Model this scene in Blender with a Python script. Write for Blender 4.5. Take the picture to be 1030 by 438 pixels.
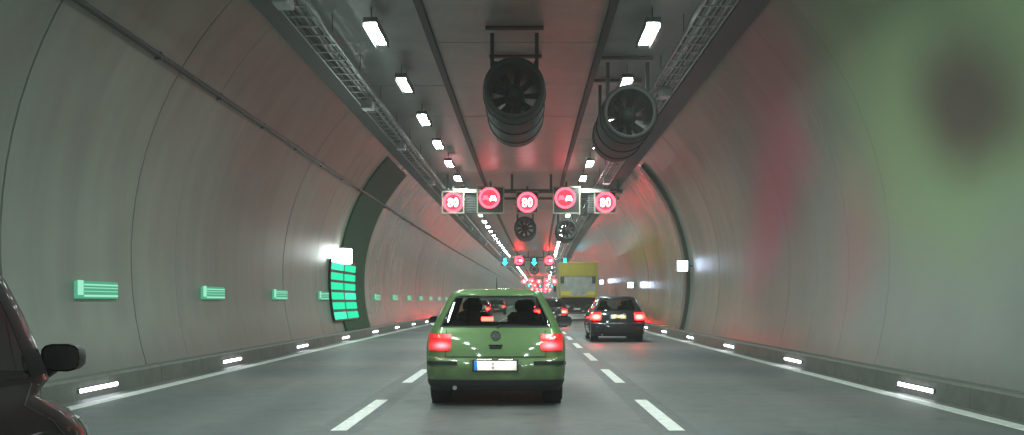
import bpy, math, random
from mathutils import Vector, Matrix
random.seed(7)
PI = math.pi
scene = bpy.context.scene
for o in list(bpy.data.objects): bpy.data.objects.remove(o)
COL = scene.collection

# ------------------------------------------------------------------ camera
F_PX = 1000.0
cam = bpy.data.cameras.new('camera')
cam.sensor_width = 36.0
cam.lens = F_PX/1030.0*36.0
cam.shift_y = (303-219)/1030.0
cam.shift_x = -(523-515)/1030.0
cam.clip_start = 0.05
cam.clip_end = 2500
camo = bpy.data.objects.new('camera', cam); COL.objects.link(camo)
camo.location = (0.2, 0.0, 1.30)
camo.rotation_euler = (math.radians(90), 0, 0)
scene.camera = camo

# ------------------------------------------------------------------ world: a tunnel, no daylight reaches it
w = bpy.data.worlds.new('World'); scene.world = w; w.use_nodes = True
bg = w.node_tree.nodes['Background']
bg.inputs[0].default_value = (0.02, 0.022, 0.025, 1); bg.inputs[1].default_value = 0.3
LAMP = 118.0          # radiance of the ceiling luminaires

scene.view_settings.view_transform = 'Standard'
scene.view_settings.look = 'None'
scene.view_settings.exposure = 0.3
scene.view_settings.gamma = 1.0
scene.view_settings.use_curve_mapping = False
scene.render.engine = 'CYCLES'
cy = scene.cycles
cy.use_denoising = True
cy.max_bounces = 8; cy.diffuse_bounces = 4; cy.glossy_bounces = 4; cy.transparent_max_bounces = 12
cy.caustics_reflective = False; cy.caustics_refractive = False
cy.sample_clamp_indirect = 4.0
cy.use_light_tree = True

# ------------------------------------------------------------------ materials
MATS = {}
def sock(n, name, v):
    n.inputs[name].default_value = v
def rgba(c): return (c[0], c[1], c[2], 1)
def pbr(name, col, rough=0.5, metal=0.0, spec=0.5, coat=0.0, emit=None, estr=0.0, noise=0.0, nscale=4.0, bump=0.0, bscale=40.0, rnoise=0.0):
    m = bpy.data.materials.new(name); m.use_nodes = True
    nt = m.node_tree; b = nt.nodes['Principled BSDF']
    sock(b, 'Base Color', rgba(col)); sock(b, 'Roughness', rough); sock(b, 'Metallic', metal)
    sock(b, 'Specular IOR Level', spec); sock(b, 'Coat Weight', coat); sock(b, 'Coat Roughness', 0.05)
    if emit: sock(b, 'Emission Color', rgba(emit)); sock(b, 'Emission Strength', estr)
    if noise or bump or rnoise:
        tc = nt.nodes.new('ShaderNodeTexCoord')
        nz = nt.nodes.new('ShaderNodeTexNoise'); sock(nz, 'Scale', nscale); sock(nz, 'Detail', 6.0); sock(nz, 'Roughness', 0.62)
        nt.links.new(tc.outputs['Object'], nz.inputs['Vector'])
        if noise:
            mr = nt.nodes.new('ShaderNodeMapRange')
            sock(mr, 'From Min', 0.25); sock(mr, 'From Max', 0.75); sock(mr, 'To Min', 1-noise); sock(mr, 'To Max', 1+noise)
            nt.links.new(nz.outputs['Fac'], mr.inputs['Value'])
            mx = nt.nodes.new('ShaderNodeVectorMath'); mx.operation = 'SCALE'
            mx.inputs[0].default_value = col
            nt.links.new(mr.outputs['Result'], mx.inputs['Scale'])
            nt.links.new(mx.outputs['Vector'], b.inputs['Base Color'])
        if rnoise:
            m2 = nt.nodes.new('ShaderNodeMapRange')
            sock(m2, 'From Min', 0.3); sock(m2, 'From Max', 0.7); sock(m2, 'To Min', max(0.03, rough-rnoise)); sock(m2, 'To Max', rough+rnoise)
            nt.links.new(nz.outputs['Fac'], m2.inputs['Value']); nt.links.new(m2.outputs['Result'], b.inputs['Roughness'])
        if bump:
            n2 = nt.nodes.new('ShaderNodeTexNoise'); sock(n2, 'Scale', bscale); sock(n2, 'Detail', 4.0)
            nt.links.new(tc.outputs['Object'], n2.inputs['Vector'])
            bp = nt.nodes.new('ShaderNodeBump'); sock(bp, 'Strength', bump); sock(bp, 'Distance', 0.01)
            nt.links.new(n2.outputs['Fac'], bp.inputs['Height']); nt.links.new(bp.outputs['Normal'], b.inputs['Normal'])
    MATS[name] = m
    return m
def emitter(name, col, strength):
    m = bpy.data.materials.new(name); m.use_nodes = True
    nt = m.node_tree; nt.nodes.clear()
    e = nt.nodes.new('ShaderNodeEmission'); o = nt.nodes.new('ShaderNodeOutputMaterial')
    e.inputs[0].default_value = rgba(col); e.inputs[1].default_value = strength
    nt.links.new(e.outputs[0], o.inputs[0]); MATS[name] = m
    return m
def car_glass(name, tint, refl=0.09):
    m = bpy.data.materials.new(name); m.use_nodes = True
    nt = m.node_tree; nt.nodes.clear()
    t = nt.nodes.new('ShaderNodeBsdfTransparent'); t.inputs[0].default_value = rgba(tint)
    g = nt.nodes.new('ShaderNodeBsdfGlossy'); g.inputs['Roughness'].default_value = 0.02
    lw = nt.nodes.new('ShaderNodeLayerWeight'); lw.inputs[0].default_value = 0.5
    pw = nt.nodes.new('ShaderNodeMath'); pw.operation = 'POWER'; pw.inputs[1].default_value = 4.0
    f = nt.nodes.new('ShaderNodeMath'); f.operation = 'MULTIPLY_ADD'; f.inputs[1].default_value = 0.9; f.inputs[2].default_value = refl*.7; f.use_clamp = True
    nt.links.new(lw.outputs['Facing'], pw.inputs[0]); nt.links.new(pw.outputs[0], f.inputs[0])
    mx = nt.nodes.new('ShaderNodeMixShader'); o = nt.nodes.new('ShaderNodeOutputMaterial')
    nt.links.new(f.outputs[0], mx.inputs[0]); nt.links.new(t.outputs[0], mx.inputs[1]); nt.links.new(g.outputs[0], mx.inputs[2])
    nt.links.new(mx.outputs[0], o.inputs[0]); MATS[name] = m
    return m
def paint(name, col, metal=0.35, rough=0.38, coat=0.8, grime=0.3):
    """car paint; the inside of the shell is bare dark trim"""
    m = pbr(name, col, rough=rough, metal=metal, coat=coat, rnoise=0.08, noise=0.10, nscale=3.5)
    nt = m.node_tree; b = nt.nodes['Principled BSDF']
    out = [n for n in nt.nodes if n.type == 'OUTPUT_MATERIAL'][0]
    # road film thrown up over the lower body
    tc = nt.nodes.new('ShaderNodeTexCoord'); sp = nt.nodes.new('ShaderNodeSeparateXYZ'); nt.links.new(tc.outputs['Object'], sp.inputs[0])
    nz = nt.nodes.new('ShaderNodeTexNoise'); sock(nz, 'Scale', 7.0); sock(nz, 'Detail', 6.0); nt.links.new(tc.outputs['Object'], nz.inputs['Vector'])
    za = nt.nodes.new('ShaderNodeMath'); za.operation = 'MULTIPLY_ADD'; za.inputs[1].default_value = 0.7; nt.links.new(nz.outputs['Fac'], za.inputs[0]); nt.links.new(sp.outputs['Z'], za.inputs[2])
    gr = nt.nodes.new('ShaderNodeMapRange'); gr.interpolation_type = 'SMOOTHSTEP'; sock(gr, 'From Min', 0.55); sock(gr, 'From Max', 1.15); sock(gr, 'To Min', grime); sock(gr, 'To Max', 0.0)
    nt.links.new(za.outputs[0], gr.inputs['Value'])
    src = b.inputs['Base Color'].links[0].from_socket
    mxg = nt.nodes.new('ShaderNodeMix'); mxg.data_type = 'RGBA'; mxg.inputs[7].default_value = (0.07, 0.066, 0.055, 1)
    nt.links.new(gr.outputs['Result'], mxg.inputs[0]); nt.links.new(src, mxg.inputs[6]); nt.links.new(mxg.outputs[2], b.inputs['Base Color'])
    d = nt.nodes.new('ShaderNodeBsdfDiffuse'); d.inputs[0].default_value = (0.012, 0.012, 0.013, 1)
    geo = nt.nodes.new('ShaderNodeNewGeometry'); mx = nt.nodes.new('ShaderNodeMixShader')
    nt.links.new(geo.outputs['Backfacing'], mx.inputs[0]); nt.links.new(b.outputs[0], mx.inputs[1]); nt.links.new(d.outputs[0], mx.inputs[2])
    nt.links.new(mx.outputs[0], out.inputs[0])
    return m

def lit_lens(name, cx, cz, rx, rz, hot, base=0.6, col=(1.0, 0.045, 0.032)):
    """red moulded lens, brightest over the bulb (metres in the car's own frame)"""
    m = pbr(name, (0.40, 0.012, 0.012), rough=0.12, coat=1.0)
    nt = m.node_tree; b = nt.nodes['Principled BSDF']; N = nt.nodes.new; L = nt.links.new
    tc = N('ShaderNodeTexCoord'); sp = N('ShaderNodeSeparateXYZ'); L(tc.outputs['Object'], sp.inputs[0])
    def mth(op, a, bb=None):
        n = N('ShaderNodeMath'); n.operation = op
        for i, v in enumerate((a, bb)):
            if v is None: continue
            if hasattr(v, 'links'): L(v, n.inputs[i])
            else: n.inputs[i].default_value = v
        return n.outputs[0]
    dx = mth('DIVIDE', mth('SUBTRACT', mth('ABSOLUTE', sp.outputs['X']), cx), rx); dz = mth('DIVIDE', mth('SUBTRACT', sp.outputs['Z'], cz), rz)
    d2 = mth('ADD', mth('MULTIPLY', dx, dx), mth('MULTIPLY', dz, dz))
    g = mth('POWER', 2.718, mth('MULTIPLY', d2, -1.0))
    rib_ = mth('ADD', mth('MULTIPLY', mth('SINE', mth('MULTIPLY', sp.outputs['Z'], 420.0)), 0.12), 0.9)
    L(mth('ADD', mth('MULTIPLY', mth('MULTIPLY', g, hot), rib_), base), b.inputs['Emission Strength'])
    sock(b, 'Emission Color', rgba(col))
    return m

def wall_material(name, reflections, r0=0.36, r1=0.50, spec=0.45, pv=0.07, wavy=False):
    """smooth coated lining: pale grey with rain-down dirt streaks; world metres along the tunnel (Y) and up (Z).
    The near lining of the right wall has soft windscreen reflections painted into its colour."""
    m = bpy.data.materials.new(name); m.use_nodes = True
    nt = m.node_tree; b = nt.nodes['Principled BSDF']; N = nt.nodes.new; L = nt.links.new
    geo = N('ShaderNodeNewGeometry')
    n1 = N('ShaderNodeTexNoise'); sock(n1, 'Scale', 0.5); sock(n1, 'Detail', 2.0)
    L(geo.outputs['Position'], n1.inputs['Vector'])
    mp = N('ShaderNodeMapping'); mp.inputs['Scale'].default_value = (1.2, 1.6, 0.10)
    L(geo.outputs['Position'], mp.inputs['Vector'])
    n2 = N('ShaderNodeTexNoise'); sock(n2, 'Scale', 1.0); sock(n2, 'Detail', 4.0); sock(n2, 'Roughness', 0.5)
    L(mp.outputs['Vector'], n2.inputs['Vector'])
    r = N('ShaderNodeValToRGB'); r.color_ramp.elements[0].position = 0.25; r.color_ramp.elements[1].position = 0.75
    r.color_ramp.elements[0].color = (0.172, 0.206, 0.178, 1); r.color_ramp.elements[1].color = (0.275, 0.315, 0.272, 1)
    L(n2.outputs['Fac'], r.inputs['Fac'])
    r.color_ramp.interpolation = 'B_SPLINE'
    mv = N('ShaderNodeMapRange'); sock(mv, 'To Min', 0.75); sock(mv, 'To Max', 1.25); L(n1.outputs['Fac'], mv.inputs['Value'])
    oi = N('ShaderNodeObjectInfo'); mo_ = N('ShaderNodeMapRange'); sock(mo_, 'To Min', 1-pv); sock(mo_, 'To Max', 1+pv); L(oi.outputs['Random'], mo_.inputs['Value'])
    pm = N('ShaderNodeMath'); pm.operation = 'MULTIPLY'; L(mv.outputs['Result'], pm.inputs[0]); L(mo_.outputs['Result'], pm.inputs[1])   # each panel aged differently
    hs = N('ShaderNodeVectorMath'); hs.operation = 'SCALE'; L(r.outputs['Color'], hs.inputs[0]); L(pm.outputs[0], hs.inputs['Scale'])
    zz = N('ShaderNodeSeparateXYZ'); L(geo.outputs['Position'], zz.inputs[0])
    za = N('ShaderNodeMath'); za.operation = 'MULTIPLY_ADD'; za.inputs[1].default_value = -1.3; L(n2.outputs['Fac'], za.inputs[0]); L(zz.outputs['Z'], za.inputs[2])
    gr = N('ShaderNodeMapRange'); gr.interpolation_type = 'SMOOTHSTEP'; sock(gr, 'From Min', -0.45); sock(gr, 'From Max', 0.35); sock(gr, 'To Min', 0.62); sock(gr, 'To Max', 1.0)
    L(za.outputs[0], gr.inputs['Value'])
    gm_ = N('ShaderNodeVectorMath'); gm_.operation = 'SCALE'; L(hs.outputs['Vector'], gm_.inputs[0]); L(gr.outputs['Result'], gm_.inputs['Scale'])
    col = gm_.outputs['Vector']
    if wavy:
        n3 = N('ShaderNodeTexNoise'); sock(n3, 'Scale', 1.3); sock(n3, 'Detail', 2.0); L(geo.outputs['Position'], n3.inputs['Vector'])
        bp = N('ShaderNodeBump'); sock(bp, 'Strength', 0.45); sock(bp, 'Distance', 0.02); L(n3.outputs['Fac'], bp.inputs['Height']); L(bp.outputs['Normal'], b.inputs['Normal'])
    if reflections:  # windscreen reflections painted into the wall's base colour
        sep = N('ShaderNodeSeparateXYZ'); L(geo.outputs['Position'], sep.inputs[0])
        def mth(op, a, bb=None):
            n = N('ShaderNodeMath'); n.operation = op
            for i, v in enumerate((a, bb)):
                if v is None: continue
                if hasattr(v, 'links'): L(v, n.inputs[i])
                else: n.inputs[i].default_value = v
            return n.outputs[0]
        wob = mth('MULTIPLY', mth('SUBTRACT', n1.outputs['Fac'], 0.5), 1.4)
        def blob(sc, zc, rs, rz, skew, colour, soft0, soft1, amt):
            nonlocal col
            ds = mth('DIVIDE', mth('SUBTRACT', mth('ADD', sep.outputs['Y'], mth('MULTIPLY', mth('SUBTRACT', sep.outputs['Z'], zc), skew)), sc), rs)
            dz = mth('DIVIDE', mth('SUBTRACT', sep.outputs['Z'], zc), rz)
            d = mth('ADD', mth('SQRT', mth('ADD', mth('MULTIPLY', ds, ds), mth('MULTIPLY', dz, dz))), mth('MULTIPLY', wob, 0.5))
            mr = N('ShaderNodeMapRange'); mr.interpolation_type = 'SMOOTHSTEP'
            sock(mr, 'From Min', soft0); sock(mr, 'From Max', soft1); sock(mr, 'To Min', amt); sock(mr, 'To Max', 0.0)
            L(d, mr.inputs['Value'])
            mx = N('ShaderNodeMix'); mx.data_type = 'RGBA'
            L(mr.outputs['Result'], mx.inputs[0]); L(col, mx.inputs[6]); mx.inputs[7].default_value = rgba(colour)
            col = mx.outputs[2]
        blob(15.0, 2.2, 8.0, 2.4, 0.0, (0.36, 0.385, 0.37), 0.3, 1.2, 0.8)      # pale grey part of the painted reflection
        blob(21.5, 4.1, 3.2, 3.0, 1.7, (0.58, 0.17, 0.24), 0.1, 1.2, 0.95)      # dull pink reflected band
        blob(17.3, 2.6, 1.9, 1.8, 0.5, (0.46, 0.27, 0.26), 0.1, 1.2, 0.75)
        blob(13.2, 4.0, 4.6, 2.5, 0.0, (0.36, 0.52, 0.27), 0.35, 1.25, 0.95)    # green ring, a reflection put into the colour
        blob(12.6, 3.75, 1.9, 1.05, 0.0, (0.13, 0.10, 0.08), 0.2, 1.25, 0.95)   # dark heart of the reflected ring
    L(col, b.inputs['Base Color'])
    rr = N('ShaderNodeMapRange'); sock(rr, 'To Min', r0); sock(rr, 'To Max', r1); L(n1.outputs['Fac'], rr.inputs['Value'])
    L(rr.outputs['Result'], b.inputs['Roughness']); sock(b, 'Specular IOR Level', spec)
    MATS[name] = m
    return m

def road_material():
    m = bpy.data.materials.new('asphalt'); m.use_nodes = True
    nt = m.node_tree; b = nt.nodes['Principled BSDF']; N = nt.nodes.new; L = nt.links.new
    geo = N('ShaderNodeNewGeometry')
    mp = N('ShaderNodeMapping'); mp.inputs['Scale'].default_value = (1.1, 0.06, 1)
    L(geo.outputs['Position'], mp.inputs['Vector'])
    n1 = N('ShaderNodeTexNoise'); sock(n1, 'Scale', 1.0); sock(n1, 'Detail', 5.0); L(mp.outputs['Vector'], n1.inputs['Vector'])
    n2 = N('ShaderNodeTexNoise'); sock(n2, 'Scale', 55.0); sock(n2, 'Detail', 3.0); L(geo.outputs['Position'], n2.inputs['Vector'])
    n3 = N('ShaderNodeTexNoise'); sock(n3, 'Scale', 3.2); sock(n3, 'Detail', 8.0); sock(n3, 'Roughness', 0.7); L(geo.outputs['Position'], n3.inputs['Vector'])
    # transverse bands of slightly different tone
    mp2 = N('ShaderNodeMapping'); mp2.inputs['Scale'].default_value = (0.03, 0.23, 0)
    L(geo.outputs['Position'], mp2.inputs['Vector'])
    n4 = N('ShaderNodeTexNoise'); sock(n4, 'Scale', 1.0); sock(n4, 'Detail', 1.0); L(mp2.outputs['Vector'], n4.inputs['Vector'])
    r = N('ShaderNodeValToRGB'); r.color_ramp.elements[0].position = 0.3; r.color_ramp.elements[1].position = 0.7
    r.color_ramp.elements[0].color = (0.112, 0.124, 0.130, 1); r.color_ramp.elements[1].color = (0.168, 0.174, 0.173, 1)
    L(n1.outputs['Fac'], r.inputs['Fac'])
    r4 = N('ShaderNodeValToRGB'); r4.color_ramp.elements[0].position = 0.4; r4.color_ramp.elements[1].position = 0.62
    r4.color_ramp.elements[0].color = (0.74, 0.80, 0.83, 1); r4.color_ramp.elements[1].color = (1.18, 1.08, 0.98, 1)
    L(n4.outputs['Fac'], r4.inputs['Fac'])
    m1 = N('ShaderNodeMix'); m1.data_type = 'RGBA'; m1.blend_type = 'MULTIPLY'; m1.inputs[0].default_value = 1.0
    L(r.outputs['Color'], m1.inputs[6]); L(r4.outputs['Color'], m1.inputs[7])
    mr = N('ShaderNodeMapRange'); sock(mr, 'From Min', 0.2); sock(mr, 'From Max', 0.8); sock(mr, 'To Min', 0.7); sock(mr, 'To Max', 1.3)
    L(n2.outputs['Fac'], mr.inputs['Value'])
    mr3 = N('ShaderNodeMapRange'); sock(mr3, 'From Min', 0.2); sock(mr3, 'From Max', 0.8); sock(mr3, 'To Min', 0.72); sock(mr3, 'To Max', 1.28)
    L(n3.outputs['Fac'], mr3.inputs['Value'])
    mm = N('ShaderNodeMath'); mm.operation = 'MULTIPLY'; L(mr.outputs[0], mm.inputs[0]); L(mr3.outputs[0], mm.inputs[1])
    def mth(op, a, bb=None):
        n = N('ShaderNodeMath'); n.operation = op
        for i, v in enumerate((a, bb)):
            if v is None: continue
            if hasattr(v, 'links'): L(v, n.inputs[i])
            else: n.inputs[i].default_value = v
        return n.outputs[0]
    sp = N('ShaderNodeSeparateXYZ'); L(geo.outputs['Position'], sp.inputs[0])
    yc = mth('MINIMUM', mth('MAXIMUM', sp.outputs['Y'], 0.0), 90.0)
    xr = mth('SUBTRACT', mth('SUBTRACT', sp.outputs['X'], mth('DIVIDE', mth('MULTIPLY', yc, yc), 7500.0)), mth('MULTIPLY', mth('MAXIMUM', mth('SUBTRACT', sp.outputs['Y'], 90.0), 0.0), 0.024))
    trk = mth('COSINE', mth('MULTIPLY', mth('ADD', xr, 4.25), 2*PI/1.725))
    trk = mth('SUBTRACT', 1.0, mth('MULTIPLY', mth('MULTIPLY', mth('ADD', trk, 1.0), 0.13), n1.outputs['Fac']))
    n5 = N('ShaderNodeTexNoise'); sock(n5, 'Scale', 1.9); sock(n5, 'Detail', 3.0); L(geo.outputs['Position'], n5.inputs['Vector'])
    oil = N('ShaderNodeMapRange'); sock(oil, 'From Min', 0.60); sock(oil, 'From Max', 0.70); sock(oil, 'To Min', 1.0); sock(oil, 'To Max', 0.72); L(n5.outputs['Fac'], oil.inputs['Value'])
    mm2 = mth('MULTIPLY', mth('MULTIPLY', mm.outputs[0], trk), oil.outputs[0])
    sc_ = N('ShaderNodeVectorMath'); sc_.operation = 'SCALE'; L(m1.outputs[2], sc_.inputs[0]); L(mm2, sc_.inputs['Scale'])
    L(sc_.outputs['Vector'], b.inputs['Base Color'])
    rr = N('ShaderNodeMapRange'); sock(rr, 'To Min', 0.42); sock(rr, 'To Max', 0.7); L(n1.outputs['Fac'], rr.inputs['Value'])
    L(rr.outputs[0], b.inputs['Roughness'])
    bp = N('ShaderNodeBump'); sock(bp, 'Strength', 0.35); sock(bp, 'Distance', 0.006); L(n2.outputs['Fac'], bp.inputs['Height'])
    L(bp.outputs['Normal'], b.inputs['Normal'])
    MATS['asphalt'] = m

wall_material('lining_left', False)
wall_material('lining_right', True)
wall_material('lining_enamel', False, 0.15, 0.22, 1.0, 0.16, True)      # glossy enamelled panels beyond the portal ribs
road_material()
pbr('ceiling', (0.27, 0.265, 0.25), rough=0.37, noise=0.42, nscale=0.9, bump=0.2, bscale=7, rnoise=0.07)
pbr('joint', (0.085, 0.088, 0.08), rough=0.9)
pbr('kerb', (0.13, 0.14, 0.12), rough=0.65, noise=0.25, nscale=3, bump=0.4, bscale=30)
pbr('walkway', (0.16, 0.165, 0.15), rough=0.7, noise=0.2, nscale=2)
pbr('road_paint', (0.80, 0.80, 0.77), rough=0.55, noise=0.30, nscale=9, bump=0.3, bscale=90)
pbr('edge_paint', (0.62, 0.64, 0.60), rough=0.55, noise=0.22, nscale=8, bump=0.3, bscale=90)
pbr('black_cable', (0.012, 0.012, 0.013), rough=0.5)
pbr('channel', (0.018, 0.018, 0.018), rough=0.6)
pbr('galvanised', (0.42, 0.43, 0.42), rough=0.38, metal=0.85, noise=0.2, nscale=12)
pbr('grey_steel', (0.10, 0.105, 0.10), rough=0.45, metal=0.5, noise=0.2, nscale=9)
pbr('fan_steel', (0.022, 0.023, 0.023), rough=0.6, metal=0.3, noise=0.3, nscale=6)
pbr('fan_dark', (0.010, 0.010, 0.011), rough=0.6)
pbr('beige_frame', (0.36, 0.33, 0.25), rough=0.5, noise=0.12, nscale=10)
pbr('sign_black', (0.012, 0.011, 0.011), rough=0.35)
pbr('white_steel', (0.72, 0.74, 0.70), rough=0.4, noise=0.08, nscale=8)
pbr('green_paint_rib', (0.012, 0.060, 0.026), rough=0.75, spec=0.2, noise=0.2, nscale=4)
pbr('dark_rib', (0.10, 0.11, 0.095), rough=0.5, noise=0.2, nscale=3)
emitter('lamp_white', (0.83, 1.0, 0.93), LAMP)
emitter('lamp_weak', (0.86, 1.0, 0.92), LAMP*0.10)
emitter('kerb_led', (0.90, 0.92, 1.0), 11.0)
emitter('sign_green', (0.10, 0.46, 0.27), 0.7)
emitter('sign_green_bright', (0.40, 0.95, 0.66), 0.75)
emitter('exit_green', (0.02, 0.80, 0.40), 1.0)
emitter('exit_green_pale', (0.06, 0.90, 0.50), 1.1)
emitter('exit_white', (0.92, 1.0, 0.97), 30.0)
emitter('sos_blue', (0.62, 0.74, 1.0), 12.0)
emitter('led_red', (1.0, 0.06, 0.095), 4.5)
emitter('led_red_far_boosted', (1.0, 0.006, 0.0105), 62.0)
emitter('red_bloom', (1.0, 0.04, 0.07), 1.6)  # bloom inside the red rings, built as a glowing surface
emitter('led_white', (1.0, 0.93, 0.95), 7.0)
emitter('led_cyan', (0.02, 0.82, 0.92), 2.6)
emitter('brake_core', (1.0, 0.045, 0.032), 16.0)
emitter('brake_far', (1.0, 0.009, 0.0075), 110.0)
pbr('tail_lens', (0.35, 0.01, 0.01), rough=0.12, coat=1.0, emit=(1.0, 0.02, 0.022), estr=0.6)
pbr('tail_lens_clear', (0.5, 0.06, 0.05), rough=0.12, coat=1.0, emit=(1.0, 0.035, 0.03), estr=0.75)
pbr('plate_white', (0.88, 0.88, 0.86), rough=0.4)
pbr('plate_yellow', (0.80, 0.72, 0.42), rough=0.4)
pbr('plate_blue', (0.02, 0.22, 0.70), rough=0.4)
pbr('plate_print', (0.30, 0.30, 0.30), rough=0.5)
lit_lens('lens_near', .665, .752, .08, .034, 18.0, 0.5, (1.0, 0.036, 0.042))
lit_lens('lens_far', .68, .80, .12, .07, 130.0, 1.2, (1.0, 0.012, 0.010))
lit_lens('lens_mid', .645, .745, .15, .08, 170.0, 1.5, (1.0, 0.009, 0.0075))
emitter('plate_lamp', (1.0, 0.93, 0.80), 30.0)
pbr('rubber', (0.016, 0.016, 0.016), rough=0.75, bump=0.3, bscale=60)
pbr('rim', (0.35, 0.35, 0.35), rough=0.35, metal=0.9)
pbr('trim_black', (0.022, 0.022, 0.024), rough=0.55)
pbr('chrome', (0.75, 0.75, 0.75), rough=0.12, metal=1.0)
pbr('underbody', (0.018, 0.018, 0.018), rough=0.8)
pbr('interior', (0.02, 0.02, 0.022), rough=0.85)
pbr('seat_cloth', (0.018, 0.018, 0.02), rough=0.95)
pbr('mirror_glass', (0.9, 0.9, 0.9), rough=0.02, metal=1.0)
car_glass('glass', (0.62, 0.68, 0.64))
car_glass('glass_dark', (0.30, 0.28, 0.30))
paint('paint_green', (0.15, 0.265, 0.095), metal=0.25, rough=0.38, coat=0.7, grime=0.6)
paint('paint_navy', (0.010, 0.012, 0.022), metal=0.2)
paint('paint_maroon', (0.004, 0.0022, 0.0022), metal=0.0, rough=0.5, coat=0.22, grime=0.05)
MATS['paint_maroon'].node_tree.nodes['Principled BSDF'].inputs['Specular IOR Level'].default_value = 0.12
paint('paint_silver', (0.25, 0.25, 0.26), metal=0.7)
paint('paint_black', (0.010, 0.010, 0.011), metal=0.2)
pbr('truck_yellow', (0.62, 0.50, 0.06), rough=0.45, noise=0.1, nscale=3)
pbr('truck_grey', (0.55, 0.57, 0.53), rough=0.45, noise=0.3, nscale=2.5)
pbr('truck_side', (0.5, 0.5, 0.46), rough=0.45)
pbr('reflective_yellow', (0.95, 0.80, 0.10), rough=0.35, emit=(0.9, 0.7, 0.05), estr=0.0)
pbr('skin', (0.42, 0.25, 0.18), rough=0.6)
pbr('hair', (0.018, 0.013, 0.01), rough=0.7)
pbr('dark_cloth', (0.02, 0.02, 0.025), rough=0.9)

# ------------------------------------------------------------------ alignment of the tunnel: bends slightly right, then straight
def X(s):
    if s <= 0: return 0.0
    if s <= 90: return s*s/7500.0
    return 90*90/7500.0 + 0.024*(s-90)
def yaw(s):
    d = 0.0 if s <= 0 else min(s, 90)/3750.0
    return -math.atan(d)
R_T, Z_C = 6.1, 2.0
Z_CEIL = 6.5
def wall_x(z): return math.sqrt(R_T**2-(z-Z_C)**2)

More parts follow.
